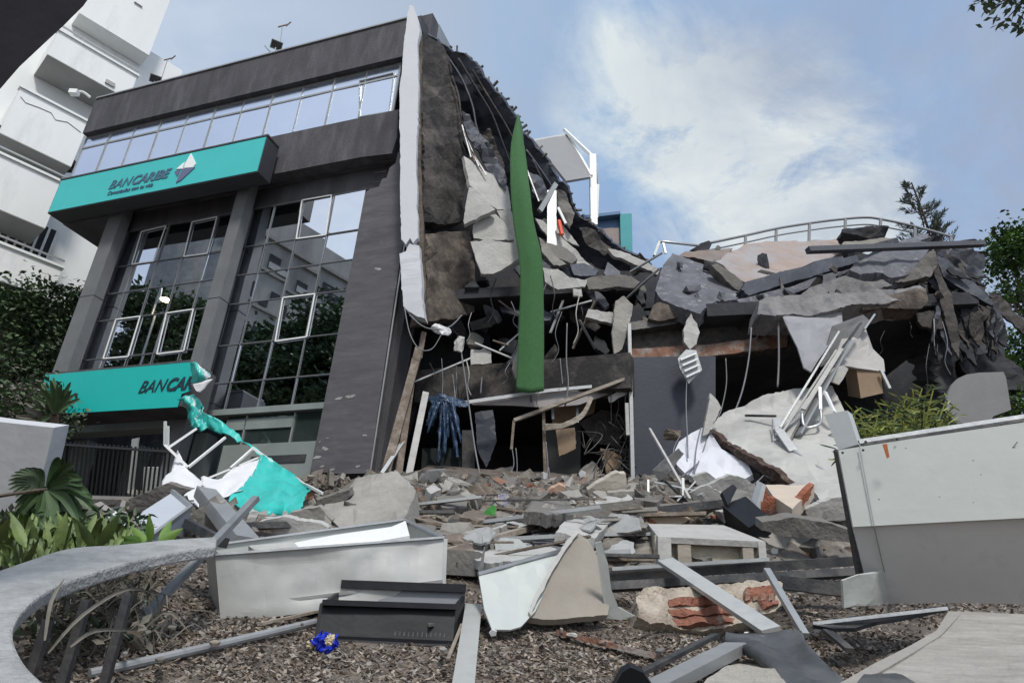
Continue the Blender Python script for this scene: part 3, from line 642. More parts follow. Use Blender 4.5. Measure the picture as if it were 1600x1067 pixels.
# ================================================================= white apartment block (left)
B = Pl(V(60, 260, 27), (1200, -627, -1137))
apt = thing('apartment_block', 'white apartment tower with stacked solid balconies behind the dark office block', 'building', V(150, 640, 27.0))
hB = -1 if (B.W(1, 0) - B.W(0, 0)).dot(ROT @ Vector((1, 0, 0))) < 0 else 1
def bs(u, v, o=0): return B.hit(u, v, o)[0]
def bz(u, v, o=0): return B.hit(u, v, o)[1]
zlo = -22
m_ = MB(); B.box(m_, bs(40, 200) - 3, bs(250, 11, 0), zlo, bz(250, 0) + 6, -9, 0)
m_.build('wall', aptw, apt)
def band(tl, tr, bl, br, off, lab='balcony', cap=True, m=None):
    sA, sB = bs(*tl, off), bs(*tr, off); z1 = bz((tl[0] + tr[0]) / 2, (tl[1] + tr[1]) / 2, off); z0 = bz((bl[0] + br[0]) / 2, (bl[1] + br[1]) / 2, off)
    mb = MB(); t = .18
    B.box(mb, sA, sB, z0, z1, off - t, off); B.box(mb, sA, sA + t * hB, z0, z1, .02, off - t - .002); B.box(mb, sB - t * hB, sB, z0, z1, .02, off - t - .002)
    o = mb.build(lab, m or aptw, apt)
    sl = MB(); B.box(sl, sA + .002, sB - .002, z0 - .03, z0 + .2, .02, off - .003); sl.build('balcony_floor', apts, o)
    if cap: cp = MB(); B.box(cp, sA - .05, sB + .05, z1, z1 + .09, off - t - .06, off + .07); cp.build('coping', aptw, o)
    return o
band((94, 42), (212, 126), (100, 107), (209, 152), 1.6)
band((31, 140), (140, 190), (0, 212), (115, 258), 1.6)
band((-40, 226), (100, 285), (-40, 318), (140, 378), 1.7)
band((-40, 375), (100, 412), (-40, 440), (135, 470), 1.7)
m_ = MB(); sE = bs(222, 96, 0)
B.box(m_, bs(118, 30, .5), sE, bz(180, 66, .5), bz(180, 0, .5) + 6, .02, .9); m_.build('upper_wall', aptw, apt)
m_ = MB(); B.box(m_, bs(200, 96, -.5), bs(276, 124, -.5), zlo, bz(240, 96, -.5), -4, -.02); m_.build('side_wing', aptw, apt)
m_ = MB()
for q, o_ in (((210, 3, 222, 12), .92), ((166, 124, 178, 137), 1.62)):
    B.box(m_, bs(q[0], q[1], o_), bs(q[2], q[3], o_), bz(q[2], q[3], o_), bz(q[0], q[1], o_), o_ - .05, o_ + .04)
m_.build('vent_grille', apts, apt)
for (u0, v0, u1, v1) in ((18, 246, 80, 283), (0, 362, 78, 392)):
    w1 = MB(); B.box(w1, bs(u0, v0, .03), bs(u1, v1, .03), bz((u0 + u1) / 2, v1 + 2, .03) - .2, bz((u0 + u1) / 2, v0, .03) + .5, .021, .06); wo = w1.build('window', soot, apt)
    w2 = MB(); a, b = bs(u0, v0, .03), bs(u1, v1, .03)
    for k in range(7): x = a + (b - a) * k / 6; B.box(w2, x - .04, x + .04, bz((u0 + u1) / 2, v1 + 2, .03) - .2, bz((u0 + u1) / 2, v0, .03) + .5, .061, .09)
    w2.build('frame', white, wo)

cr = MB()
for pts in ([(34, 152), (42, 160), (60, 166), (78, 178), (88, 190), (104, 194), (128, 206)], [(0, 268), (20, 272), (45, 286), (78, 300)]):
    cr.tube([B.P(u + rgs.uniform(-2, 2), v + rgs.uniform(-3, 3), 1.61) for u, v in pts], .014, 5, False)
tag(cr.build('render_crack', apts, apt), kind='stuff')
cb_ = MB(); p = B.P(116, 145, 1.7); cb_.box(p, .3, .22, .18); cb_.tube([p, p + Vector((.2, .1, .15)), p + Vector((.45, .25, .05))], .05, 6); cb_.build('security_camera', white, apt)
for u, v in ((14, 217), (27, 224), (8, 205), (104, 262), (112, 258)): ho = MB(); p = B.P(u, v, 1.0); ho.box(p, .35, .35, .2); ho.build('soffit_hole', soot, apt)
for (u0, v0, u1, v1, o_) in ((94, 42, 212, 126, 1.6), (-40, 226, 100, 285, 1.7), (-40, 375, 100, 412, 1.7)):
    a = B.P(u0, v0, o_); b = B.P(u1, v1, o_); z_ = max(a.z, b.z); a.z = b.z = (a.z + b.z) / 2 + .28; MB().bar(a, b, .06, .06).build('top_rail', alug, apt)
# ================================================================= the torn side and the collapsed wing
VERT[0] = ray(585, 745).y
wing = thing('collapsed_wing', 'charred shell of the fallen wing right of the standing facade, dark inside', 'building', V(1000, 760, 16))
def wp(name, pts, d, th, m, **k): return slab(name, None, None, pts, d, th, m, parent=wing, **k)
# torn side wall: two storey-high burnt panels
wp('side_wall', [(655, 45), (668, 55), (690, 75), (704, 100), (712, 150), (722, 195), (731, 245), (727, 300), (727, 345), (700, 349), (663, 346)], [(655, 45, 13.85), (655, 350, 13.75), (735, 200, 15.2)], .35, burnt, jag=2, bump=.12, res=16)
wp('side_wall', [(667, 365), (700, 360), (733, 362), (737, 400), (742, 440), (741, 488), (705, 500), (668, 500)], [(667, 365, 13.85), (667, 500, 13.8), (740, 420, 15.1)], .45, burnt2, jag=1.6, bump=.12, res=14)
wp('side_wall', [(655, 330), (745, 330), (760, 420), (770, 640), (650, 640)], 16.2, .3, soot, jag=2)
# sagging roof sheet
wp('sagging_roof', [(657, 45), (690, 68), (706, 82), (722, 83), (745, 104), (768, 130), (790, 158), (806, 184), (813, 205), (828, 218), (848, 244), (868, 272), (889, 291), (893, 316), (905, 340), (925, 352), (950, 372), (975, 388), (1012, 408), (1020, 430), (985, 425), (940, 420), (900, 400), (870, 380), (838, 370), (810, 345), (790, 310), (770, 268), (745, 225), (728, 205), (712, 160), (704, 110), (690, 85)],
   [(660, 60, 14.6), (1010, 420, 17.0), (740, 330, 17.5)], .16, sootb, jag=2.0, bump=.28, res=13, bsc=.9)
wp('hanging_membrane', [(735, 205), (742, 200), (756, 215), (770, 235), (782, 256), (792, 285), (790, 300), (775, 280), (760, 262), (748, 240)], 14.6, .05, sootb, jag=1.5, bump=.25, res=8)
# ragged light edge along the roof sheet
ed = [(690, 74, 14.9), (722, 86, 15), (760, 122, 15.2), (790, 160, 15.4), (812, 196, 15.5), (848, 246, 15.8), (888, 292, 16.1), (896, 322, 16.3), (925, 352, 16.5), (985, 395, 16.8)]
m_ = MB(); cp = catmull([V(*p) for p in ed], 9); rg = random.Random(5)
for i, p in enumerate(cp[:-1]):
    if rg.random() < .45: continue
    m_.bar(p, p + Vector((rg.uniform(-.05, .16), rg.uniform(-.1, .1), rg.uniform(-.02, .2) * rg.random())), rg.uniform(.03, .08), .04)
tag(m_.build('ragged_edge', concd, wing), kind='stuff')
for i, rp in enumerate([[(703, 95), (722, 125), (738, 165), (745, 200), (762, 240), (783, 282)], [(716, 92), (742, 135), (768, 178), (786, 225), (800, 262)], [(738, 110), (762, 150), (790, 195), (806, 225)], [(822, 235), (842, 262), (866, 300), (872, 330), (890, 360)], [(832, 250), (850, 290), (868, 345), (905, 385)], [(706, 120), (716, 150), (722, 190), (735, 230)]]):
    MB().tube([V(u, v, 14.45 + (u - 700) * .007) for u, v in rp], lambda x: .038 * (1 - .5 * x), 6).build('fold_ridge', (sootb, soot, burnt)[i % 3], wing, True)
for i, pp_ in enumerate([[(722, 175), (734, 178), (748, 205), (752, 240), (742, 236), (728, 210)], [(752, 210), (765, 205), (785, 245), (793, 282), (780, 270), (760, 240)], [(825, 262), (842, 270), (858, 300), (850, 318), (832, 300)], [(868, 300), (885, 305), (898, 335), (890, 360), (875, 340)], [(905, 352), (930, 362), (962, 392), (945, 400), (915, 380)]]):
    wp('torn_layer', pp_, 14.5 + .25 * i, .05, (sootb, burnt, sootb, concd, burnt)[i], jag=1.6, bump=.25, res=8, seed=i)
# inside: rear wall; storey slabs and ceiling put in to keep it dark
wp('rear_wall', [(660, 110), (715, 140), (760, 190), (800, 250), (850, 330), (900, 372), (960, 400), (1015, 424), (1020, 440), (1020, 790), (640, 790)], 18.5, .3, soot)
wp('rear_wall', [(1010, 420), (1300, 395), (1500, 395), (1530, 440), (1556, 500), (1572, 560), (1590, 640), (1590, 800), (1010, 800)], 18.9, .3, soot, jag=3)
m_ = MB(); zb_ = hz(800, 600, -1.3)
A.box(m_, hs(650, 600, -1.3), hs(985, 600, -1.3), hz(800, 618, -1.3), hz(800, 566, -1.3), -1.8, -1.3)
m_.build('edge_beam', burnt, wing)
m_ = MB(); A.box(m_, hs(640, 600, -1), hs(985, 600, -1.3), zb_, zb_ + .25, -6, -1.82); m_.build('shading_storey_slab', soot, wing)
m_ = MB()
xl, xr = hs(1005, 470, -4.2), hs(1500, 430, -4.2)
A.box(m_, xl, xr - .8, hz(1200, 462, -4.2), hz(1200, 452, -4.2), -8, -4.2); m_.build('shading_storey_slab', soot, wing)
# left jamb, floor blocks in the gap
wp('jamb', [(600, 300), (660, 300), (664, 500), (650, 640), (612, 745), (585, 745)], 15.6, .3, soot)
wp('door_panel', [(985, 558), (1118, 556), (1118, 790), (990, 790)], 13.9, .12, navy)
wp('jamb_strip', [(981, 505), (986, 505), (993, 785), (987, 785)], 13.7, .12, alug)
wp('fascia', [(984, 512), (1235, 480), (1236, 545), (1100, 553), (985, 560)], 14.3, .3, burnt, jag=1.3, bump=.05, res=20)
wp('fascia_band', [(984, 545), (1110, 538), (1230, 520), (1230, 540), (1110, 556), (985, 562)], 14.2, .08, rust, jag=1)
wp('fascia_cap', [(983, 503), (1040, 497), (1237, 462), (1237, 482), (1060, 505), (984, 516)], 14.0, .5, steel, jag=1)
wp('ceiling_board', [(735, 628), (945, 605), (960, 612), (905, 632), (856, 637), (800, 633), (738, 632)], 13.9, .04, mat('ceiling_grey', (.30, .28, .28), .8, .1, 2, .05), bump=.03)
wp('glass_rail', [(725, 626), (860, 607), (985, 596), (985, 600), (860, 612), (728, 631)], 13.8, .05, alug)
wp('brown_partition', [(862, 601), (938, 594), (928, 645), (900, 655), (863, 666)], 14.6, .06, plyw)
wp('dark_partition', [(852, 668), (908, 655), (906, 790), (852, 790)], 14.8, .06, mat('partition_grey', (.055, .055, .055), .8, .2, 2, .05))
wp('glazed_door', [(660, 700), (735, 700), (735, 790), (655, 790)], 16.0, .05, glassg)
wp('dark_screen', [(722, 672), (740, 672), (744, 790), (722, 790)], 15.0, .05, steel)
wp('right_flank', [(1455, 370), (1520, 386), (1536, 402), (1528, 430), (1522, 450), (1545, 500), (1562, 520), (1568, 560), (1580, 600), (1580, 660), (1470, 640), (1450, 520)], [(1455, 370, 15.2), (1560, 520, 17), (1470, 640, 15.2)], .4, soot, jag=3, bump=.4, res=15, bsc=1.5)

bk = Vector((0, 6, 0))
for (a, b, t) in ((V(1105, 494, 13.7), V(1530, 474, 14.4), .3), (V(655, 470, 14.6), V(1000, 452, 14.9), .25)):
    MB().prism([a, b, b + bk, a + bk], Vector((0, 0, t))).build('shading_storey_slab', soot, wing)  # extra ceiling slabs added overhead to darken the void
def sl(nm, lab, cat, pts, d, th, m, **k): return slab(nm, lab, cat, pts, d, th, m, **k)
cs = 'concrete slab'
# pale broken plates by the green strip
sl('broken_plate', 'pale broken plaster plate highest on the torn side, its corner pointing up', 'plate', [(725, 243), (745, 258), (772, 275), (793, 292), (799, 326), (777, 328), (770, 324), (750, 304), (734, 290)], [(725, 243, 14.2), (799, 326, 14.6), (734, 290, 14)], .10, concl, jag=1.0, bump=.04, res=12)
sl('broken_plate', 'pale triangular plate left of the others beside the burnt wall', 'plate', [(733, 293), (747, 300), (774, 328), (757, 336), (726, 350), (724, 345)], 13.8, .14, concl, jag=1.4, bump=.05, res=12)
sl('broken_plate', 'stained plate with a dark crack, just below the triangular one', 'plate', [(739, 352), (757, 338), (775, 334), (790, 350), (803, 375), (785, 376), (740, 372)], 14.0, .10, concl, jag=1.0, bump=.06, res=10, seed=3)
sl('broken_plate', 'narrow pale plate touching the left edge of the green strip', 'plate', [(776, 330), (797, 326), (806, 350), (810, 400), (800, 385), (785, 350)], 14.3, .10, concl, jag=.9, bump=.04, res=10)
sl('broken_plate', 'large square pale plate at the bottom of the stack left of the green strip', 'plate', [(735, 378), (760, 374), (785, 378), (812, 382), (813, 400), (795, 415), (770, 429), (752, 428)], 13.7, .12, concl, jag=1.0, bump=.05, res=11)
for i, (p, d, lab) in enumerate([
    ([(836, 340), (850, 345), (885, 378), (930, 420), (912, 422), (890, 412), (866, 385)], 14.9, 'long pale strip plate sliding down to the right of the green strip'),
    ([(842, 372), (850, 378), (868, 400), (885, 412), (865, 415), (847, 395)], 14.4, 'short pale plate under the long sliding strip'),
    ([(848, 418), (872, 420), (890, 434), (918, 436), (914, 448), (890, 450), (872, 452), (852, 440)], 14.0, 'bright bent plate jutting right of the green strip'),
    ([(915, 436), (940, 430), (985, 432), (1000, 440), (990, 450), (950, 450), (920, 452)], 14.2, 'flat grey plate right of the bright bent plate'),
    ([(845, 345), (850, 342), (880, 352), (905, 385), (885, 378), (862, 358)], 15.4, 'thin light plate above the sliding strip'),
    ([(950, 388), (970, 392), (1010, 410), (1032, 420), (1028, 428), (1000, 418), (960, 400)], 15.0, 'white metal flashing lying across the pile under the teal wall'),
    ([(962, 470), (975, 462), (990, 475), (985, 500), (972, 545), (960, 552), (956, 520)], 13.9, 'beige upright slab fragment left of the brown fascia'),
    ([(920, 482), (962, 488), (958, 505), (915, 495)], 14.1, 'shiny crumpled metal tray on the middle ledge'),
    ([(736, 545), (765, 545), (768, 568), (736, 570)], 14.2, 'square beige tile standing on the ledge'),
    ([(800, 575), (809, 545), (812, 575), (806, 590)], 13.9, 'pale splinter of board beside the green strip foot'),
    ([(895, 452), (908, 452), (910, 463), (896, 463)], 14.0, 'small white square tile below the bright bent plate'),
    ]):
    sl('broken_plate', lab, 'plate', p, d, .07 + .05 * (i % 2), (concl, conc, concl, concd)[(0, 1, 2, 3, 0, 2, 1, 2, 0, 1, 2)[i]], jag=1.2, bump=.08, res=10, seed=i, du=.01)
# tumbled dark lumps in the void of the torn side
rg = random.Random(27)
for i in range(26):
    u = rg.uniform(770, 1000); v0 = 330 + (u - 770) * .38; v = rg.uniform(max(400, v0 + 30), 545) if i % 2 else rg.uniform(v0 + 25, v0 + 75); L2 = rg.uniform(28, 62); w2 = rg.uniform(7, 17); a_ = rg.gauss(.5, .35); ca, sa_ = math.cos(a_), math.sin(a_)
    ps_ = [(u - ca * L2 * .5 + sa_ * w2 * .4, v - sa_ * L2 * .5 - ca * w2 * .4), (u + sa_ * w2 * .7, v - ca * w2 * .7), (u + ca * L2 * .5, v + sa_ * L2 * .5 - 3), (u + ca * L2 * .4 - sa_ * w2 * .5, v + sa_ * L2 * .4 + ca * w2 * .5), (u - ca * L2 * .3 - sa_ * w2 * .6, v - sa_ * L2 * .3 + ca * w2 * .6)]
    if any(760 < p[0] < 800 and p[1] < 430 for p in ps_): continue
    mm = rg.choice([soot, concd, concb, conc, burnt, sootb]); tn = tone(mm, 2 if L2 > 44 else 0); hi = 'upper' if v < 440 else 'lower'
    sl('crushed_slab', tn + ' crushed slab lying aslant in the ' + hi + ' part of the torn side', 'slab', ps_, rg.uniform(14.2, 15.4), rg.uniform(.05, .14), mm, jag=1.1, bump=.06, res=10, seed=i, du=rg.uniform(-.04, .04), dv=-rg.uniform(.0, .12), group=tn + ' slabs in the ' + hi + ' part of the torn side')
rg = random.Random(21)
for i in range(30):
    u = rg.uniform(690, 1020); v = rg.uniform(440, 568) if i % 3 else rg.uniform(395, 470)
    if v < 430 and u < 840: v += 60
    s = rg.uniform(.22, .7)
    mm = rg.choice([soot, concd, burnt, burnt, concb]); tn = tone(mm, 2 if s > .4 else 0); wh = 'left' if u < 812 else 'right'
    rock('debris_chunk', tn + ' lump wedged in the collapsed storeys ' + wh + ' of the green strip', 'debris', V(u, v, rg.uniform(14.4, 16.5)), (s * 1.5, s, s * .5), mm, 100 + i, [rg.uniform(0, 6) for _ in range(3)], tn + ' lumps ' + wh + ' of the green strip', 1, .5)
for i, (p, q, w) in enumerate([((862, 300, 15), (862, 385, 14.9), .32), ((868, 288, 15), (843, 330, 14.8), .13), ((867, 290, 15.2), (862, 305, 15.2), .2)][:2]):
    bar('steel_profile', ('pale upright channel standing under the sagging roof', 'slanting strut leaning on the pale channel under the sagging roof')[i], 'steel profile', p, q, w * .7, .12, alug)
bar('light_tube', 'short white tube beside the red cylinder on the torn upper floor', 'tube', (872, 325, 14.8), (884, 350, 14.8), .06, .06, white)
MB().tube([V(873, 345, 14.7), V(878, 367, 14.7)], .055, 8, False).build('c', orange); o = bpy.context.scene.collection.objects[-1]; o.name = 'red_cylinder'; tag(o, 'small orange-red cylinder on the torn upper floor', 'cylinder')
bar('fallen_rod', 'thin rod hanging from the sagging roof right of the green strip', 'rod', (822, 262, 14.6), (842, 315, 14.6), .03, .03, alug)
for i in range(5):
    bar('rebar_stub', 'bare reinforcing bar sticking from the burnt wall above the pale plates', 'rebar', (722 + 3 * i, 196 + 9 * i, 14.3), (736 + 6 * i, 246 + 7 * i, 14.3), .03, .03, (alug, rust)[i % 2], group='bars bristling above the pale plates')
for i, (a, b) in enumerate([((640, 600), (735, 560)), ((742, 536), (800, 560)), ((795, 540), (770, 532)), ((812, 520), (780, 548)), ((860, 488), (925, 470)), ((895, 545), (930, 470)), ((930, 545), (905, 500)), ((985, 425), (1035, 395)), ((780, 470), (820, 500)), ((880, 470), (860, 520)), ((975, 470), (1030, 420)), ((800, 560), (812, 530))]):
    bar('bent_profile', 'thin light metal profile tangled in the torn side', 'profile', (*a, 14 + .1 * i), (*b, 14.2), .05, .03, (alug, alug, woodd)[i % 3], group='thin profiles tangled in the torn side')
# white lump on cables and fallen fittings
rock('plaster_lump', 'bright white plaster lump dangling on cables below the torn wall edge', 'plaster lump', V(689, 516, 13.5), (.45, .2, .22), paint, 5, (0, .2, 0), cuts=2)
rock('plaster_lump', 'grey-white plaster lump dangling just right of the bright one', 'plaster lump', V(717, 540, 13.5), (.22, .2, .45), concl, 6, (0, .1, 0), cuts=2)
# leaning timbers left of the opening
for i, (a, b, w, m, lab) in enumerate([((655, 545, 13.7), (603, 738, 12.9), .16, woodd, 'thick weathered timber leaning against the stone pier'), ((648, 560, 13.8), (622, 742, 13.0), .12, woodd, 'thinner timber leaning behind the thick one'), ((630, 690, 13.2), (597, 740, 12.7), .07, alu, 'bent pale metal strip at the foot of the leaning timbers'), ((665, 614, 13.4), (638, 745, 12.8), .12, concl, 'white square post leaning beside the blue plastic'), ((662, 520, 13.9), (655, 560, 13.7), .1, woodd, 'splintered timber top under the dangling cables')]):
    bar('leaning_post', lab, 'post', a, b, w, w * .7, m, twist=.3)
# blue plastic
bt = thing('blue_plastic_sheet', 'torn blue plastic sheet hanging from the shop ceiling', 'plastic sheet', V(705, 720, 13.6))
cloth('gathered_top', None, None, [[(668, 620, 13.7), (690, 616, 13.5), (715, 622, 13.6), (732, 628, 13.7)], [(670, 626, 13.65), (692, 623, 13.45), (712, 630, 13.55), (731, 635, 13.65)], [(675, 634, 13.6), (694, 630, 13.5), (712, 634, 13.55), (727, 637, 13.6)]], bluep, .004, parent=bt, bump=.05, bsc=16)
rgb = random.Random(3)
for i in range(9):
    u0 = 682 + i * 2.9; ll = rgb.uniform(35, 108) if i > 2 else rgb.uniform(30, 60); dx = -22 + i * 4.5 + rgb.uniform(-6, 6); dd = 13.5 + rgb.uniform(-.12, .1); wd = rgb.uniform(2.2, 4.5)
    cloth('tail', None, None, [[(u0 - wd, 626, dd), (u0, 628, dd - .06), (u0 + wd, 627, dd)], [(u0 + dx * .4 - wd, 626 + ll * .5, dd + .03), (u0 + dx * .4, 628 + ll * .5, dd - .08), (u0 + dx * .4 + wd, 626 + ll * .5, dd)], [(u0 + dx * .8, 626 + ll, dd), (u0 + dx * .8 + 1, 628 + ll, dd - .03), (u0 + dx * .8 + 2.5, 624 + ll, dd)]], bluep, .003, parent=bt, bump=.035, bsc=14, seed=i)
0 and cloth('tail', None, None, [[(682, 630, 13.6), (690, 634, 13.4), (700, 632, 13.6)], [(684, 665, 13.6), (692, 670, 13.5), (702, 668, 13.6)], [(697, 700, 13.5), (701, 715, 13.4), (706, 700, 13.6)], [(699, 730, 13.5), (702, 738, 13.4), (705, 728, 13.6)]], bluep, parent=bt, bump=.12, bsc=9)
0 and cloth('tail', None, None, [[(680, 634, 13.7), (684, 640, 13.6), (690, 638, 13.7)], [(668, 665, 13.6), (672, 672, 13.5), (682, 665, 13.6)], [(657, 684, 13.6), (661, 686, 13.6), (664, 682, 13.6)]], bluep, parent=bt, bump=.1, bsc=9)
# white-brown battens of the shop front
for a, b, w, m, lab in [((803, 657, 13.6), (978, 592, 13.6), .09, wood, 'long pale batten slanting across the shop opening'), ((803, 657, 13.6), (799, 702, 13.5), .05, woodd, 'short batten hanging down from the end of the long one'), ((849, 636, 13.7), (853, 785, 13.6), .06, woodd, 'upright dark batten in the middle of the shop opening'), ((902, 604, 14.2), (902, 660, 14.1), .05, alu, 'short bright upright in front of the brown partition'), ((862, 604, 14.2), (864, 655, 14.1), .05, alug, 'short grey upright at the left edge of the brown partition'), ((979, 630, 13.7), (981, 680, 13.7), .07, concl, 'pale strip hanging beside the navy door panel')]:
    bar('batten', lab, 'batten', a, b, w, w * .7, m)
cloth('peeled_veneer', 'strip of beige veneer peeled in a curve in the shop opening', 'veneer strip', [[(850, 662, 13.6), (880, 660, 13.3), (908, 645, 13.4), (922, 618, 13.5)], [(849, 674, 13.6), (882, 668, 13.3), (912, 652, 13.4), (927, 622, 13.5)]], wood, .02, bump=.05)
slab('broken_plate', 'grey-white board corner hanging under the ledge right of the shop opening', 'board', [(950, 620), (982, 602), (980, 615), (965, 622), (952, 628)], 13.8, .04, concl, jag=1)
for i, (p, m, lab) in enumerate([([(905, 660), (940, 640), (975, 650), (968, 700), (930, 690)], burnt, 'soot-stained panel torn half off at the right of the shop opening'), ([(742, 645), (770, 640), (776, 690), (760, 730), (745, 700)], navy, 'dark loose panel hanging at the left of the shop opening'), ([(905, 735), (925, 720), (940, 735), (932, 768), (908, 768)], conc, 'pale board leaning inside the right of the shop opening'), ([(938, 700), (972, 712), (970, 748), (948, 742)], plyw, 'tan panel scrap inside the right of the shop opening'), ([(765, 735), (800, 728), (812, 760), (770, 765)], concd, 'dusty slab inside the middle of the shop opening'), ([(868, 672), (898, 668), (900, 700), (874, 712)], plyw, 'tan board fixed to the dark partition')]):
    slab('loose_panel', lab, 'panel', p, 14.6 - .1 * i, .04, m, jag=1.4, bump=.06, res=10, seed=i)
# dusty dark bramble of wires in the right of the shop opening
rg = random.Random(8)
wb_ = MB()
for i in range(26):
    a = Vector((rg.uniform(918, 982), rg.uniform(660, 770))); pts = [(a.x + rg.uniform(-22, 22), a.y + rg.uniform(-25, 25), 14.2 + rg.uniform(-.3, .3)) for _ in range(4)]
    wb_.tube([V(*p) for p in pts], .012, 5)
tag(wb_.build('wire_tangle', steel, None, True), 'tangle of thin dark wires in the right of the shop opening', 'wire tangle', kind='stuff')

# ================================================================= green strip
cloth('green_fabric_strip', 'long green carpet strip hanging from the sagging roof to the shop ceiling', 'fabric strip',
  [[(809, 178, 14.9), (812, 182, 14.84), (815, 196, 14.9)], [(800, 215, 14.3), (810, 212, 14.24), (819, 224, 14.3)], [(797, 250, 13.9), (811, 252, 13.81), (824, 262, 13.85)], [(798, 300, 13.6), (815, 300, 13.49), (829, 305, 13.5)], [(802, 350, 13.45), (821, 350, 13.34), (835, 350, 13.35)],
   [(810, 398, 13.35), (829, 394, 13.24), (846, 398, 13.25)], [(813, 440, 13.3), (831, 440, 13.21), (849, 440, 13.25)], [(811, 500, 13.3), (831, 500, 13.21), (850, 500, 13.25)], [(808, 560, 13.3), (829, 560, 13.21), (850, 560, 13.25)], [(806, 611, 13.3), (828, 614, 13.21), (850, 611, 13.25)]], green, .012, k=4, bump=.012, bsc=3)

# cables
for pts, lab, r in [
    ([(632, 480, 13.5), (640, 520, 13.4), (655, 545, 13.4), (675, 545, 13.5), (690, 522, 13.5)], 'cable looping from the foot of the white wall edge', .012),
    ([(640, 492, 13.5), (665, 512, 13.4), (700, 512, 13.5), (722, 492, 13.6)], 'cable sagging to the white plaster lump', .014),
    ([(720, 545, 13.5), (728, 600, 13.5), (735, 650, 13.5), (742, 700, 13.4), (752, 752, 13.2)], 'long pale cable hanging through the left of the shop opening', .016),
    ([(690, 560, 13.8), (692, 600, 13.8), (688, 640, 13.7)], 'thin cable hanging above the blue plastic', .008),
    ([(886, 505, 13.7), (885, 560, 13.7), (888, 600, 13.7), (883, 635, 13.7)], 'pale cable hanging just right of the green strip', .014),
    ([(753, 590, 13.8), (752, 600, 13.8), (751, 615, 13.8)], 'short pale cable end on the beam left of the green strip', .014),
    ([(875, 560, 13.6), (878, 590, 13.6), (879, 600, 13.6)], 'short cable on the beam right of the green strip', .012),
    ([(800, 700, 13.5), (803, 725, 13.5), (797, 742, 13.5), (806, 748, 13.5), (808, 725, 13.5), (806, 700, 13.5)], 'thin cable loop in the dark shop opening', .010),
    ([(853, 690, 13.5), (856, 730, 13.5), (852, 770, 13.4), (862, 775, 13.4), (857, 730, 13.5)], 'brown cable hanging beside the dark partition', .012),
    ([(1174, 512, 13.2), (1170, 560, 13.1), (1160, 610, 13.0), (1145, 650, 12.9), (1125, 690, 12.3), (1095, 720, 11.9), (1065, 745, 11.5)], 'long pale cable curving down in front of the bright wall plate', .016),
    ([(1073, 595, 13.5), (1072, 630, 13.4), (1074, 680, 12.5), (1075, 715, 11.9)], 'thin cable below the hanging vent grille', .012),
    ([(1134, 560, 13.6), (1135, 600, 13.6), (1127, 640, 13.5), (1120, 660, 12.8), (1112, 722, 11.9)], 'dark cable beside the pale triangular tile', .012),
    ([(1207, 655, 11.7), (1206, 690, 11.5), (1200, 720, 11.3), (1198, 738, 11.1)], 'short dark cable on the big grey wall plate', .012),
    ([(1095, 668, 12.4), (1088, 700, 12.0), (1085, 740, 11.4)], 'thin grey cable in front of the bright wall plate', .010),
    ([(1108, 672, 12.4), (1096, 712, 12.0), (1082, 738, 11.4)], 'thin grey cable crossing its neighbour on the bright wall plate', .010),
    ([(1063, 680, 12.6), (1053, 700, 12.4), (1052, 720, 12.2)], 'short cable at the left edge of the bright wall plate', .010),
    ([(1198, 738, 10.9), (1180, 755, 10.7), (1160, 765, 10.6), (1142, 752, 10.6)], 'cable looping under the brick edge of the grey plate', .010),
    ([(1216, 500, 13.4), (1217, 560, 13.4), (1215, 605, 13.3)], 'straight grey conduit hanging left of the ceiling sheets', .022)]:
    cable('cable', lab, pts, r)

rgc = random.Random(44)
for i in range(34):
    zone = i % 3; u = (rgc.uniform(670, 980), rgc.uniform(700, 1000), rgc.uniform(1110, 1480))[zone]; v = (rgc.uniform(560, 600), rgc.uniform(430, 500), rgc.uniform(490, 540))[zone]; ln = rgc.uniform(25, 95); d = 13.9 + rgc.uniform(-.3, .3); sw = rgc.uniform(-18, 18)
    wh = ('over the shop opening', 'across the collapsed storeys', 'in the dark right wing')[zone]; lk = 'short' if ln < 60 else 'long'
    tag(MB().tube([V(u, v, d), V(u + sw * .6, v + ln * .4, d - .1), V(u + sw * .3, v + ln * .75, d), V(u + sw, v + ln, d + .05)], rgc.uniform(.007, .013), 5).build('wire', (cablem, steel, cablek, concl)[i % 4], None, True), lk + ' ' + ('grey', 'steel', 'black', 'dusty pale')[i % 4] + ' wire dangling ' + wh, 'wire', lk + ' ' + ('grey', 'steel', 'black', 'dusty pale')[i % 4] + ' wires ' + wh)
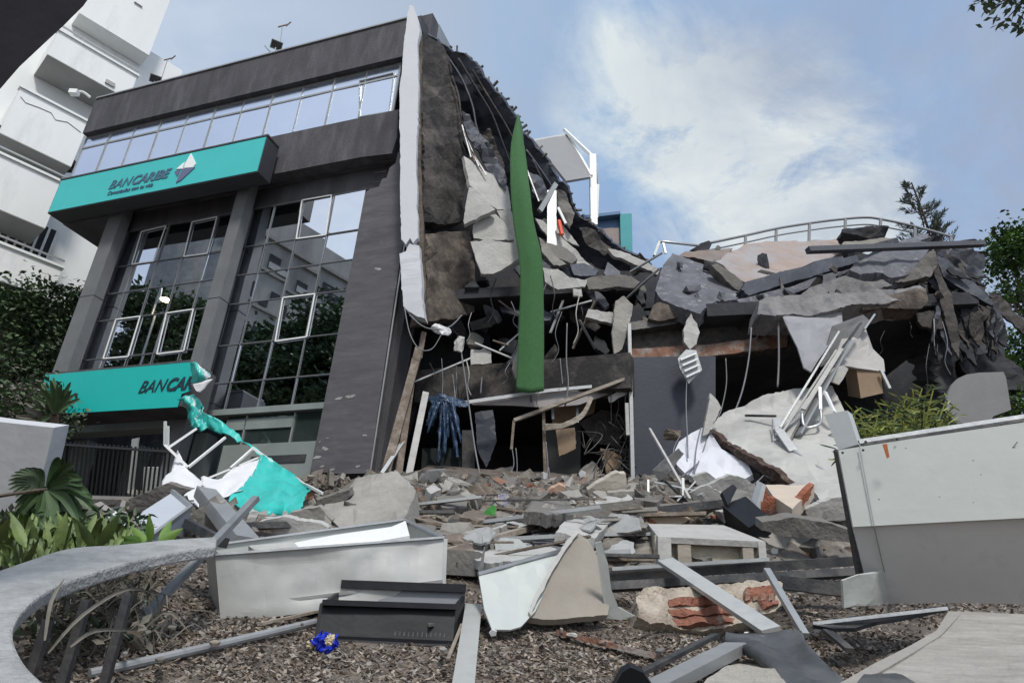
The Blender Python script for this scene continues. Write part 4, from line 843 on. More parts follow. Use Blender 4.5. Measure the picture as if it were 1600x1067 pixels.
# ================================================================= fallen roof of the right wing
fr_ = [
 ('speckled dark grey slab at the left end of the fallen roof', [(1024, 452), (1036, 415), (1050, 398), (1074, 404), (1100, 412), (1125, 425), (1150, 442), (1160, 458), (1150, 468), (1120, 470), (1108, 478), (1095, 490), (1080, 486), (1055, 478), (1035, 468)], [(1024, 452, 14.3), (1160, 458, 14.2), (1080, 400, 15.6)], .35, concb, 2, .12),
 ('pale rose strip slab on the crest above the speckled slab', [(1060, 400), (1070, 393), (1110, 390), (1145, 388), (1130, 402), (1117, 410), (1085, 402)], 15.6, .2, pinkc, 1.5, .05),
 ('large rose and grey roof screed slab lying across the crest', [(1117, 410), (1140, 394), (1165, 381), (1215, 377), (1260, 376), (1310, 374), (1318, 392), (1300, 402), (1260, 414), (1210, 428), (1165, 441), (1140, 425)], [(1117, 410, 15.0), (1310, 380, 16.8), (1165, 441, 14.2)], .3, pinkc, 1.5, .1),
 ('dark folded slab hinge between the speckled and rose slabs', [(1112, 414), (1120, 411), (1162, 441), (1165, 456), (1150, 452), (1128, 430)], 14.3, .3, concd, 1.5, .08),
 ('soot-black strip slab crossing below the rose slab', [(1158, 452), (1165, 440), (1240, 420), (1300, 402), (1335, 396), (1345, 408), (1290, 425), (1220, 445), (1170, 462)], [(1158, 452, 13.9), (1335, 396, 15.4), (1170, 462, 13.9)], .35, sootb, 1.5, .05),
 ('thin grey slab under the soot-black strip', [(1150, 468), (1180, 462), (1240, 446), (1300, 425), (1330, 420), (1300, 440), (1240, 458), (1215, 465), (1160, 478)], [(1150, 468, 13.8), (1330, 420, 15.0), (1160, 478, 13.8)], .25, concb, 1.5, .1),
 ('grey cracked slab sloping in the middle of the fallen roof', [(1248, 462), (1268, 448), (1320, 432), (1350, 440), (1380, 436), (1395, 446), (1350, 456), (1290, 466), (1250, 468)], 13.9, .3, concr, 1.8, .1),
 ('thick light concrete lintel at the front edge of the fallen roof', [(1183, 492), (1186, 470), (1196, 464), (1240, 462), (1290, 458), (1330, 455), (1395, 452), (1438, 444), (1448, 452), (1430, 468), (1380, 476), (1345, 474), (1290, 488), (1225, 492), (1205, 494)], [(1183, 492, 13.2), (1448, 452, 13.9), (1290, 458, 13.6)], .6, concr, 2.5, .15),
 ('dark brown end block at the right of the light lintel', [(1345, 475), (1430, 450), (1447, 450), (1450, 470), (1440, 482), (1390, 482), (1347, 484)], 13.7, .5, burnt2, 1.5, .1),
 ('buckled grey slab tilted up near the right of the roof', [(1328, 420), (1350, 400), (1380, 385), (1420, 372), (1450, 368), (1455, 385), (1440, 405), (1425, 425), (1395, 428), (1370, 422), (1345, 428)], [(1328, 420, 14.0), (1450, 368, 15.8), (1425, 425, 14.0)], .3, concb, 2, .2),
 ('second buckled slab leaning under the first near the right of the roof', [(1395, 430), (1425, 424), (1445, 400), (1458, 390), (1468, 410), (1455, 432), (1425, 438), (1400, 440)], 14.0, .3, concd, 2, .2),
 ('jagged black slab fragment standing up on the left crest', [(1078, 391), (1095, 380), (1108, 376), (1112, 382), (1106, 391)], 15.9, .2, soot, 1, .1),
 ('whitish cracked edge piece under the dark mound on the crest', [(1312, 388), (1318, 378), (1350, 376), (1398, 372), (1385, 382), (1350, 386), (1330, 393)], 15.4, .2, conc, 1.5, .1),
 ('dark slab corner falling off at the far right of the roof', [(1462, 395), (1500, 385), (1534, 400), (1538, 420), (1525, 440), (1522, 455), (1500, 440), (1480, 420)], 15.0, .35, sootb, 3, .4),
 ('long dark sheared slab pointing down at the far right', [(1462, 400), (1480, 405), (1512, 430), (1540, 460), (1556, 480), (1530, 468), (1500, 450), (1475, 432)], 14.4, .15, sootb, 1.5, .1),
 ('brown torn membrane hanging vertically at the right of the roof', [(1452, 395), (1462, 392), (1475, 440), (1490, 480), (1502, 530), (1498, 560), (1482, 520), (1468, 470)], 14.2, .05, burnt, 2, .2),
 ('charred flap hanging below the lintel at the right', [(1430, 490), (1470, 482), (1486, 500), (1470, 515), (1440, 510)], 14.3, .1, burnt, 2, .2),
 ('rose-brown stacked edge strips below the speckled slab', [(1013, 498), (1020, 478), (1030, 472), (1070, 488), (1092, 492), (1060, 497), (1030, 502)], 13.9, .4, burnt2, 1, .1),
 ('charred slab behind the wires at the far right foot', [(1500, 560), (1560, 545), (1600, 580), (1600, 610), (1520, 600)], 15.6, .3, soot, 3, .3),
]
for i, (lab, p, d, th, m, jg, bp) in enumerate(fr_):
    sl('fallen_concrete_slab', lab, cs, p, d, th, m, jag=jg * .65, bump=bp * .5, res=11, seed=i)
rock('rubble_mound', 'dark rounded heap of rubble on the highest point of the fallen roof', 'rubble heap', V(1350, 371, 15.8), (1.5, .8, .42), soot, 14, (0, -.05, 0), cuts=3, n=26)
bar('roof_beam', 'long dark steel beam projecting right across the fallen roof', 'beam', (1262, 391, 13.7), (1536, 381, 14.6), .16, .12, mat('beam_bluegrey', (.07, .075, .09), .7, .2, 3, .1))
bar('roof_beam', 'short dark steel beam lying over the right crest', 'beam', (1320, 398, 14.0), (1400, 376, 15.2), .12, .12, steel)
rg = random.Random(33)
for i in range(34):
    u = rg.uniform(1025, 1500); t = (u - 1025) / 500; v = 392 - 15 * math.sin(t * 3.1) + rg.uniform(0, 75) if i % 2 else rg.uniform(455, 480)
    s = rg.uniform(.1, .36); dd = 15.6 - (v - 375) / 60
    mm = rg.choice([soot, concd, concb, soot, burnt]); tn = tone(mm, 2 if s > .2 else 0); wh = 'left' if u < 1200 else 'middle' if u < 1370 else 'right'
    rock('roof_fragment', tn + ' piece lying on the ' + wh + ' of the fallen roof', 'debris', V(u, v, dd), (s * 1.6, s, s * .6), mm, 400 + i, [rg.uniform(0, 6) for _ in range(3)], tn + ' pieces on the ' + wh + ' of the fallen roof', 1, .5)
rg = random.Random(34)
for i in range(34):
    u = rg.uniform(1445, 1560); v = rg.uniform(395, 540); v = max(v, 400 + max(0, u - 1510) * 1.5); ln = rg.uniform(35, 85); w2 = rg.uniform(8, 24); a_ = rg.gauss(math.radians(68), .45); dx, dy = math.cos(a_), math.sin(a_)
    ps_ = [(u - dy * w2 * .3, v), (u + dx * ln * .5 - dy * w2 * .5, v + dy * ln * .5), (u + dx * ln, v + dy * ln), (u + dx * ln * .6 + dy * w2 * .5, v + dy * ln * .55 - 4), (u + dy * w2 * .6, v - 6)]
    mm = rg.choice([soot, sootb, burnt, soot]); sl('charred_sheet', tone(mm, 2 if ln > 60 else 0) + ' torn sheet drooping in the right end of the collapsed wing', 'torn sheet', ps_, rg.uniform(14.2, 15.2), .05, mm, jag=1.6, bump=.2, res=10, seed=i, group=tone(mm, 2 if ln > 60 else 0) + ' sheets drooping at the right end')
for i in range(8):       # dark hanging tatters under the right end
    u = rg.uniform(1440, 1580); v = rg.uniform(420, 600); s = rg.uniform(.25, .5)
    if v < 420 + (u - 1530) * 1.6: v = 420 + (u - 1530) * 1.6 + 30
    mm = rg.choice([soot, soot, sootb]); tn = tone(mm, 2 if s > .5 else 0)
    rock('charred_fragment', tn + ' fragment hanging in the right end of the collapsed wing', 'debris', V(u, min(v, 610), rg.uniform(14.6, 16)), (s, s * .14, s * 1.3), mm, 500 + i, [rg.uniform(-.6, .6) for _ in range(3)], tn + ' fragments in the right end', 1, .2)
# railing on the fallen roof
railm = mat('rail_grey', (.20, .21, .22), .6, .1, 3, 0)
rl = thing('roof_railing', 'long grey pipe railing arching over the crest of the fallen roof', 'railing', V(1300, 385, 16.5))
top = [(1108, 380, 16.0), (1165, 368, 16.3), (1215, 357, 16.6), (1265, 349, 16.8), (1303, 344, 17), (1350, 340, 17), (1378, 343, 16.8), (1430, 354, 16.3), (1490, 371, 15.8)]
MB().tube([V(*p) for p in top], .035, 7).build('top_rail', railm, rl, True)
MB().tube([V(u, v + 11, d) for u, v, d in top], .022, 7).build('mid_rail', railm, rl, True)
for u, v, d in [(1165, 368, 16.3), (1213, 358, 16.6), (1265, 349, 16.8), (1321, 343, 17), (1376, 343, 16.8), (1430, 355, 16.3), (1486, 371, 15.8)]:
    MB().bar(V(u, v, d), V(u - 1, v + 32, d), .07, .05).build('post', railm, rl)
r2 = thing('roof_railing', 'short pale railing piece at the left end of the fallen roof', 'railing', V(1030, 400, 15.8))
MB().tube([V(1028, 378, 15.8), V(1040, 378, 15.8), (V(1092, 384, 15.8))], .035, 7, False).build('top_rail', alu, r2, True)
MB().bar(V(1030, 378, 15.8), V(1022, 400, 15.8), .09, .06).build('post', alug, r2); MB().bar(V(1036, 380, 15.8), V(1040, 396, 15.8), .05, .05).build('post', alu, r2)
# canopy frame on the far roof
cn = thing('roof_canopy', 'tilted grey awning with a white frame and post standing beyond the sagging roof', 'awning', V(925, 380, 19))
def c4(x, y, d): return (820 + x / 4.6375, 190 + y / 4.6375, d)
slab('awning_panel', None, None, [c4(70, 140, 0)[:2], c4(300, 95, 0)[:2], c4(480, 400, 0)[:2], c4(300, 430, 0)[:2]], [(840, 220, 18.5), (884, 210, 20.5), (923, 276, 17.8)], .08, canop, parent=cn)
m_ = MB(); P_ = lambda x, y, d: V(*c4(x, y, d))
m_.bar(P_(285, 60, 20.6), P_(490, 255, 18.2), .10); m_.bar(P_(490, 250, 18.2), P_(500, 760, 18.0), .20); m_.bar(P_(310, 95, 20.5), P_(482, 395, 17.8), .08); m_.bar(P_(60, 138, 18.5), P_(305, 95, 20.5), .07); m_.bar(P_(505, 260, 18.4), P_(528, 460, 18.8), .07); m_.bar(P_(528, 460, 18.8), P_(520, 700, 18.8), .09); m_.bar(P_(290, 430, 17.6), P_(480, 402, 17.8), .05)
m_.build('frame', white, cn)
tw_ = thing('teal_wall_stump', 'broken teal and blue rooftop wall behind the pile of plates', 'wall', V(957, 410, 19.5))
slab('blue_face', None, None, [c4(430, 690, 0)[:2], c4(690, 660, 0)[:2], c4(685, 790, 0)[:2], c4(650, 800, 0)[:2], c4(500, 790, 0)[:2], c4(430, 760, 0)[:2]], 19.6, .3, bluew, parent=tw_)
slab('lower_face', None, None, [c4(500, 780, 0)[:2], c4(690, 770, 0)[:2], c4(700, 1060, 0)[:2], c4(560, 1060, 0)[:2]], 19.55, .3, pinkc, parent=tw_, jag=1)
slab('teal_return', None, None, [c4(690, 670, 0)[:2], c4(775, 665, 0)[:2], c4(783, 1050, 0)[:2], c4(700, 1055, 0)[:2]], 19.4, .3, tealw, parent=tw_)
slab('cap', None, None, [c4(425, 680, 0)[:2], c4(690, 648, 0)[:2], c4(695, 668, 0)[:2], c4(430, 700, 0)[:2]], 19.3, .5, bluew, parent=tw_)

# hanging sheets, brackets, fittings in front of the dark right interior
sl('hanging_stone', 'oval plaster fragment hanging in front of the brown fascia', 'plaster fragment', [(1080, 489), (1090, 505), (1093, 520), (1088, 538), (1078, 546), (1069, 535), (1068, 515), (1074, 498)], 13.6, .12, concl, jag=1, bump=.08, res=8)
vg = sl('vent_grille', 'bent louvred vent grille dangling below the plaster fragment', 'vent grille', [(1072, 546), (1088, 547), (1097, 578), (1076, 599), (1062, 575), (1059, 560)], 13.5, .05, alug)
for k in range(4): slab('louvre', None, None, [(1063 + k * 3, 560 + k * 9), (1088 + k * 2, 550 + k * 9), (1088 + k * 2, 553 + k * 9), (1064 + k * 3, 563 + k * 9)], 13.42, .05, alu, parent=vg)
sl('ceiling_sheet', 'large grey ceiling sheet hanging from under the lintel', 'ceiling sheet', [(1222, 492), (1260, 494), (1315, 488), (1318, 500), (1300, 530), (1285, 555), (1268, 580), (1256, 574), (1245, 545), (1232, 515)], [(1222, 492, 13.3), (1318, 495, 13.5), (1262, 578, 12.4)], .03, mat('sheet_bluegrey', (.25, .25, .27), .75, .15, 2, .06), bump=.12, res=12)
sl('ceiling_sheet', 'beige-grey ceiling sheet hanging right of the tangle of strips', 'ceiling sheet', [(1315, 530), (1335, 518), (1352, 516), (1366, 542), (1378, 565), (1382, 582), (1340, 573), (1320, 572), (1298, 590), (1290, 575)], [(1350, 516, 13.2), (1382, 582, 12.6), (1295, 585, 12.2)], .03, mat('sheet_beige', (.36, .345, .33), .75, .15, 2, .06), bump=.12, res=12)
sl('ceiling_sheet', 'dark slate sheet between the two paler hanging sheets', 'ceiling sheet', [(1300, 510), (1350, 490), (1362, 500), (1340, 530), (1310, 560), (1280, 575), (1290, 545)], 12.9, .04, mat('sheet_dark', (.14, .14, .145), .75, .2, 2, .06), bump=.1, res=12, seed=2)
sl('ceiling_sheet', 'small bright folded sheet below the beige one', 'ceiling sheet', [(1290, 592), (1302, 575), (1318, 570), (1326, 576), (1318, 592), (1312, 600)], 12.0, .03, concl, bump=.05)
bx = thing('brown_box', 'brown open box hanging below the beige ceiling sheet', 'box', V(1360, 622, 12.8))
MB().prism([V(1338, 575, 12.6), V(1376, 580, 12.6), V(1380, 614, 12.6), V(1345, 622, 12.6)], ROT @ Vector((0, 0, -.5))).build('side', plyw, bx)
MB().bar(V(1376, 578, 12.5), V(1390, 607, 12.5), .05).build('trim', alu, bx)
rg = random.Random(4)
for i, (a, b, w, m, lab) in enumerate([
  ((1366, 492, 13), (1350, 515, 12.8), .06, alug, 'pointed metal strip end highest in the hanging tangle'),
  ((1310, 520, 12.6), (1218, 670, 11.6), .10, alug, 'dark-edged metal strip at the left of the hanging tangle'),
  ((1325, 535, 12.4), (1245, 680, 11.4), .20, alug, 'wide grey metal strip in the middle of the hanging tangle'),
  ((1305, 550, 12.3), (1213, 690, 11.5), .12, concl, 'pale metal strip in the middle of the hanging tangle'),
  ((1300, 565, 12.1), (1228, 700, 11.3), .06, steel, 'dark strip across the hanging tangle'),
  ((1345, 505, 12.6), (1262, 620, 11.9), .07, steel, 'dark strip at the upper right of the hanging tangle'),
  ((1315, 545, 12.2), (1255, 640, 11.6), .08, concl, 'whitish strip on top of the hanging tangle'),
  ((1281, 605, 11.7), (1282, 640, 11.6), .05, white, 'short bright strip dangling straight below the tangle'),
  ((1289, 612, 11.6), (1304, 644, 11.4), .07, white, 'bright white strip slanting right below the tangle'),
  ((1165, 649, 12.3), (1212, 650, 11.8), .05, steel, 'short dark rod poking left from the foot of the tangle'),
  ((1215, 655, 11.7), (1217, 680, 11.5), .10, alug, 'crumpled bracket at the foot of the tangle'),
  ((1217, 672, 11.4), (1240, 705, 11.1), .14, alug, 'bent grey conduit leaving the foot of the tangle')]):
    bar('metal_strip', lab, 'metal strip', a, b, w, .035, m, twist=rg.uniform(-.8, .8))
cable('bent_rod', 'bright rod bent into a hook below the tangle', [(1282, 640, 11.6), (1283, 655, 11.5), (1278, 664, 11.4), (1262, 668, 11.4), (1255, 662, 11.4), (1253, 645, 11.5)], .025, alu)
cable('pipe_run', 'bent conduit running down the big grey plate to a white end', [(1240, 705, 11.1), (1262, 720, 10.8), (1285, 735, 10.5), (1308, 750, 10.2)], .03, alug)
# big grey wall plates
sl('wall_plate', 'big pale grey wall plate leaning in the right wing with a broken lower edge', 'wall plate', [(1107, 668), (1122, 655), (1150, 642), (1200, 618), (1232, 612), (1300, 600), (1325, 650), (1338, 760), (1338, 800), (1290, 800), (1268, 765), (1236, 757), (1222, 745), (1196, 735), (1180, 722), (1160, 708), (1135, 692)], [(1107, 668, 12.6), (1320, 640, 12.0), (1320, 800, 9.4)], .12, mat('plate_grey', (.42, .415, .39), .8, .12, 1.2, .05, col2=(.32, .315, .30), mixsc=1.0), jag=1, bump=.12, res=18, bsc=.9)
sl('brick_edge', 'ragged brown brick edge along the broken side of the big grey plate', 'brick edge', [(1106, 672), (1114, 676), (1135, 692), (1152, 702), (1160, 708), (1180, 718), (1196, 728), (1215, 736), (1233, 755), (1224, 758), (1205, 750), (1182, 736), (1165, 722), (1150, 712), (1128, 698)], [(1107, 672, 12.3), (1233, 755, 10.2), (1150, 716, 11.6)], .1, mat('brick_brown', (.06, .034, .026), .95, .4, 8, .4, col2=(.14, .11, .09), mixsc=6, mixr=(.5, .7)), jag=2.0, bump=.05, res=8, bsc=6)
sl('wall_plate', 'bright bluish-white wall plate left of the ragged brick edge', 'wall plate', [(1052, 705), (1060, 686), (1080, 676), (1104, 668), (1128, 703), (1150, 716), (1170, 728), (1176, 740), (1150, 755), (1105, 752), (1072, 742), (1058, 728)], [(1052, 700, 12.4), (1176, 740, 11.2), (1104, 668, 12.5)], .1, mat('plate_white', (.62, .63, .68), .7, .1, 1.5, .05), bump=.1, res=12)
sl('pale_tile', 'pointed pale triangular tile standing on the bright wall plate', 'tile', [(1098, 680), (1105, 645), (1109, 614), (1118, 622), (1127, 637), (1122, 648), (1106, 678)], 12.2, .12, concl, jag=.8)
rock('brown_block', 'small brown block beside the navy door panel', 'block', V(1050, 679, 12.8), (.38, .2, .2), woodd, 3, (0, 0, .1), blocky=.9)
dp = sl('cut_board', 'dark grey board with a rounded left side at the right end of the wing', 'panel', [(1482, 612), (1487, 601), (1497, 591), (1510, 585), (1530, 582), (1568, 581), (1572, 590), (1580, 640), (1552, 650), (1548, 660), (1500, 664), (1488, 655), (1480, 640), (1479, 625)], 10.0, .05, mat('board_grey', (.17, .17, .17), .7, .1, 3, .05), bump=.0)
VERT[0] = 0
GROUND[0] = True
# ================================================================= rubble heap
def heap():
    rg = random.Random(77); vs = []; fs = []
    for i in range(7500):
        u = rg.uniform(470, 1340) if i % 6 else rg.uniform(200, 480)
        v = rg.uniform(748, 900) if u > 470 else rg.uniform(770, 850)
        if v > 850 and rg.random() < .5: continue
        p = G(u, v, .02, 13.6); s = rg.uniform(.02, .075) * (1.3 if v < 800 else .8) * rg.choice([1, 1, 1, 1.6])
        if v > 880: s *= .6
        e = Euler([rg.uniform(0, 6) for _ in range(3)]).to_matrix(); a, b, c = s * rg.uniform(.7, 1.8), s, s * rg.uniform(.15, .5)
        k = len(vs); q = [e @ Vector((x * a * rg.uniform(.5, 1), y * b * rg.uniform(.5, 1), z * c)) for z in (-1, 1) for x, y in ((-1, -1), (1, -1), (1, 1), (-1, 1))]
        vs += [p + t for t in q]; fs += [tuple(k + i for i in f) for f in [(3, 2, 1, 0), (4, 5, 6, 7), (0, 1, 5, 4), (1, 2, 6, 5), (2, 3, 7, 6), (3, 0, 4, 7)]]
    o = struct('rubble', vs, fs, [dirt, concd, conc, woodd, mat('brick_dust', (.22, .12, .085), .95, .3, 6, .2)], kind='stuff'); n = len(fs)
    w = [rg.choice([0, 0, 1, 1, 1, 2, 2, 3, 3, 4] if rg.random() < .35 else [0, 1, 0, 1, 2, 3]) for _ in range(n // 6)]
    o.data.polygons.foreach_set('material_index', [w[i // 6] for i in range(n)])
    tag(o, 'carpet of small grey and brown rubble along the foot of the building', 'rubble')
heap()
def heapbed():      # dusty skin of the heap
    us = list(range(470, 1360, 20)); vv = [752, 765, 780, 800, 825, 850, 880, 910]
    vs = []
    for v in vv:
        for u in us: vs.append(G(u, v, .03 if v < 905 else -.05, 13.6) + Vector((0, 0, (noise.noise(Vector((u * .03, v * .05, 0))) + .15) * .22 * sst(755, 790, v) * (1 - sst(860, 900, v)))))
    n = len(us); struct('rubble_bed', vs, [(j * n + i, j * n + i + 1, (j + 1) * n + i + 1, (j + 1) * n + i) for j in range(len(vv) - 1) for i in range(n - 1)], dirt, True, 'stuff')
heapbed()
rg = random.Random(55)
protos = []
for i in range(10):
    vs, fs = rockmesh((1, rg.uniform(.6, .9), rg.uniform(.3, .6)), 900 + i, 16, .06, 2, .6)
    me = bpy.data.meshes.new('concrete_chunk'); me.from_pydata(vs, [], fs); me.materials.append([concd, conc, concd, concl, woodd, concd, conc, concd, brick, woodd][i]); me.update(); protos.append(me)
cnt = 0
while cnt < 260:
    u = rg.uniform(480, 1335); v = rg.uniform(752, 885); 
    p = G(u, v, .06, 13.6); s = rg.uniform(.10, .30) * rg.choice([1, 1, 1, 2.1]) * (1 if v < 830 else .6)
    o = bpy.data.objects.new('concrete_chunk', rg.choice(protos)); COL.objects.link(o); o.location = p; o.scale = (s, s, s); o.rotation_euler = [rg.uniform(-.5, .5), rg.uniform(-.5, .5), rg.uniform(0, 6)]
    tn = tone(o.data.materials[0], 2 if s > .3 else 0); wh = 'left' if u < 700 else 'middle' if u < 1000 else 'right'
    tag(o, tn + ' chunk lying in the ' + wh + ' of the rubble heap', 'chunk', tn + ' chunks in the ' + wh + ' of the heap'); cnt += 1
for i in range(75):
    u = rg.uniform(520, 1310); v = rg.uniform(765, 868); r_ = rg.uniform(18, 52) * (1 if v > 790 else .75); n_ = rg.choice([4, 5, 6]); a0 = rg.uniform(0, 6.28)
    ps_ = [(u + r_ * math.cos(a0 + 6.28 * k / n_) * rg.uniform(.6, 1.1), v + r_ * .42 * math.sin(a0 + 6.28 * k / n_) * rg.uniform(.6, 1.1)) for k in range(n_)]
    if 985 < u < 1215 and v > 805 or u < 660 and v < 840 or 820 < u < 960 and v > 835: continue
    mm = rg.choice([concd, conc, concd, concl, concd, conc, metg, woodd]); wh = 'left' if u < 700 else 'middle' if u < 1000 else 'right'; tn = tone(mm, 2 if r_ > 35 else 0)
    slab('rubble_slab', tn + ' broken slab tilted in the ' + wh + ' of the rubble heap', 'slab', ps_, GD(u, v, .15) - .1, rg.uniform(.05, .16) if mm is not metg else .02, mm, du=rg.uniform(-.2, .2), dv=-rg.uniform(.1, .9), jag=1.5, bump=.05, res=12, seed=i, group=tn + ' slabs in the ' + wh + ' of the heap')
for i in range(76):
    u = rg.uniform(520, 1300); v = rg.uniform(760, 872); a = G(u, v, .12, 13.4); an = rg.gauss(0, .5); ln = rg.uniform(.4, 1.9)
    b = a + Vector((math.cos(an) * ln, math.sin(an) * ln, rg.uniform(-.1, .18)))
    if 1000 < u < 1210 and v > 812: continue
    w = rg.uniform(.03, .09); mm = rg.choice([woodd, wood, steel, alug, conc]); nm_ = {'weathered_wood': 'brown wooden', 'wood_plank': 'tan wooden', 'dark_steel': 'black steel', 'grey_aluminium': 'grey metal', 'concrete': 'dusty grey'}[mm.name]; lk = 'long' if ln > 1.15 else 'short'; wh = 'left' if u < 780 else 'middle' if u < 1040 else 'right'; hb_ = 'back' if v < 805 else 'front'
    bar('broken_stick', lk + ' ' + nm_ + ' stick at the ' + hb_ + ' of the rubble heap, ' + wh + ' part', 'stick', a, b, w, w * .5, mm, group=lk + ' ' + nm_ + ' sticks, ' + hb_ + ' ' + wh + ' of the heap')

# ================================================================= mulch
def mulchbed():
    rg = random.Random(99); vs = []; fs = []; mi = []
    for i in range(27000):
        u = rg.uniform(40, 1620); v = 905 + 185 * rg.random() ** .85
        if i % 7 == 0: v = rg.uniform(870, 910)
        r = ray(u, v); p = None
        p = G(u, v, .005, 9)
        s = rg.uniform(.006, .0165) * (1 + .12 * (p - CAM).length); e = Euler((rg.uniform(-.7, .7), rg.uniform(-.7, .7), rg.uniform(0, 6))).to_matrix()
        k = len(vs); l, w_, t = s * rg.uniform(.8, 1.9), s * .55, s * .22
        pts = [(-l, -w_ * .6, 0), (-l * .2, -w_, t), (l * .9, -w_ * .3, 0), (l, w_ * .4, t), (0, w_, 0), (-l * .9, w_ * .5, t)]
        vs += [p + e @ Vector((x * rg.uniform(.7, 1.1), y, z)) for x, y, z in pts] + [p + e @ Vector((0, 0, -t * 1.5))]
        fs += [tuple(range(k, k + 6))] + [(k + j, k + 6, k + (j + 1) % 6) for j in range(6)]; mi += [rg.choice([0, 0, 0, 1, 1, 2, 3])] * 7
    ms = [mat('chip_brown', (.17, .135, .105), .9, .3, 20, 0), mat('chip_grey', (.24, .215, .19), .9, .3, 20, 0), mat('chip_pale', (.34, .29, .24), .9, .3, 20, 0), mat('chip_dark', (.085, .07, .06), .9, .3, 20, 0)]
    o = struct('mulch', vs, fs, ms, kind='stuff'); o.data.polygons.foreach_set('material_index', mi)
    tag(o, 'brown and grey bark chips and pebbles covering the ground in front', 'mulch')
mulchbed()

# ================================================================= large foreground pieces
slab('stone_slab', 'big grey broken stone slab leaning on the heap under the dark pier', 'stone slab', [(500, 795), (530, 768), (556, 744), (590, 740), (622, 738), (648, 760), (640, 790), (628, 822), (610, 830), (560, 832), (520, 822), (505, 806)], [(500, 800, 10.6), (622, 740, 11.6), (620, 825, 9.4)], .28, conc, jag=1.5, bump=.10, res=14)
slab('stone_slab', 'smaller brown-grey slab tucked behind the left of the big stone slab', 'stone slab', [(481, 797), (500, 780), (545, 765), (548, 775), (515, 800), (498, 806)], 11.3, .2, concd, jag=1.2, bump=.05)
# grey open box
def dented(name, c, th, m, parent, n=14, bump=.012, seed=0):
    c = [Vector(x) for x in c]; nn = (c[1] - c[0]).cross(c[3] - c[0]).normalized()
    if nn.dot(c[0] - CAM) < 0: nn = -nn
    g = []
    for j in range(n + 1):
        for i in range(n + 1):
            s, t = i / n, j / n; p = c[0].lerp(c[1], s).lerp(c[3].lerp(c[2], s), t); e = min(1, 4 * min(s, 1 - s, t, 1 - t) + .15)
            g.append(p + nn * bump * e * (1.6 * noise.noise(p * 2.2 + Vector((seed, 0, 0))) + .5 * noise.noise(p * 7)))
    k = len(g); g += [p + nn * th for p in g]; w = n + 1; fs = []
    for j in range(n):
        for i in range(n): a = j * w + i; fs += [(a, a + 1, a + w + 1, a + w), (a + k, a + w + k, a + w + 1 + k, a + 1 + k)]
    for i in range(n): fs += [(i, i + 1, i + 1 + k, i + k), (n * w + i, n * w + i + 1, n * w + i + 1 + k, n * w + i + k), (i * w, (i + 1) * w, (i + 1) * w + k, i * w + k), (i * w + n, (i + 1) * w + n, (i + 1) * w + n + k, i * w + n + k)]
    return obj(name, g, fs, m, parent, False)
def panel4(name, c, th, m, parent):
    c = [Vector(x) for x in c]; n = (c[1] - c[0]).cross(c[3] - c[0]).normalized()
    if n.dot(c[0] - CAM) < 0: n = -n
    return MB().prism(c, n * th).build(name, m, parent)
gb = thing('metal_planter_box', 'large open grey metal box lying in the mulch', 'metal box', G(520, 968))
FL, FR, BR, BL = V(336, 868, 4.45), V(693, 841, 4.95), V(632, 813, 5.75), V(322, 854, 5.0)
fl, fr2 = V(345, 974, 4.36), V(689, 930, 4.75); dn = fl - FL; dn2 = fr2 - FR
bl = BL + (fl - FL) * .95; br = BR + dn2
dented('front_panel', [FL, FR, fr2, fl], .03, metg, gb, 26, .022); panel4('end_panel', [FL, BL, bl, fl], .03, metg, gb); panel4('end_panel', [FR, BR, br, fr2], .03, metg, gb)
panel4('rear_panel', [BL, BR, br, bl], .03, metl, gb); panel4('floor_panel', [fl + Vector((0, 0, .1)), fr2 + Vector((0, 0, .1)), br + Vector((0, 0, .1)), bl + Vector((0, 0, .1))], .02, metg, gb)
m_ = MB()
for a, b in ((FL, FR), (FR, BR), (BR, BL), (BL, FL)): m_.bar(a + Vector((0, 0, .006)), b + Vector((0, 0, .006)), .04, .014)
m_.build('rim', alu, gb)
slab('box_content', 'beige board lying inside the grey metal box', 'board', [(388, 852), (458, 846), (470, 858), (410, 868)], 5.0, .05, concl, dv=-.3)
slab('box_content', 'white sheet slumped inside the right half of the grey metal box', 'sheet', [(452, 848), (520, 838), (612, 824), (634, 815), (640, 838), (560, 850), (470, 858)], [(452, 850, 5.2), (634, 818, 5.6), (560, 850, 4.95)], .03, paint, bump=.03, res=12)
# black drawer
bb = thing('black_metal_drawer', 'black enamelled metal drawer tipped on the mulch', 'drawer', G(600, 1012))
FL, FR = V(505, 943, 4.15), V(712, 948, 4.25); fl, fr2 = V(496, 1001, 4.02), V(707, 1010, 4.1); BL, BR = V(532, 924, 4.65), V(727, 930, 4.75)
d1 = (fl - FL); 
dented('front', [FL, FR, fr2, fl], .02, blackm, bb, 16, .006); panel4('side', [FR, BR, BR + d1 * .9, fr2], .02, blackm, bb); panel4('side', [FL, BL, BL + d1 * .9, fl], .02, blackm, bb)
panel4('rear', [V(533, 910, 4.66), V(728, 917, 4.76), BR + d1 * .6, BL + d1 * .6], .02, mat('drawer_grey', (.18, .19, .21), .4, .1, 3, .02), bb)
m_ = MB(); m_.bar(V(504, 941, 4.13), V(713, 948, 4.23), .05, .03); m_.bar(V(533, 912, 4.63), V(728, 919, 4.73), .02, .05); m_.build('lip', blackm, bb)
m_ = MB()
for k in range(12): u = 618 + k * 7; m_.bar(V(u, 986 + k * .25, 4.03 + k * .004), V(u - 1, 993 + k * .25, 4.015 + k * .004), .006, .004)
m_.build('slot_row', steel, bb)
panel4('floor_panel', [fl + Vector((0, 0, .03)), fr2 + Vector((0, 0, .03)), BR + d1, BL + d1], .02, blackm, bb)
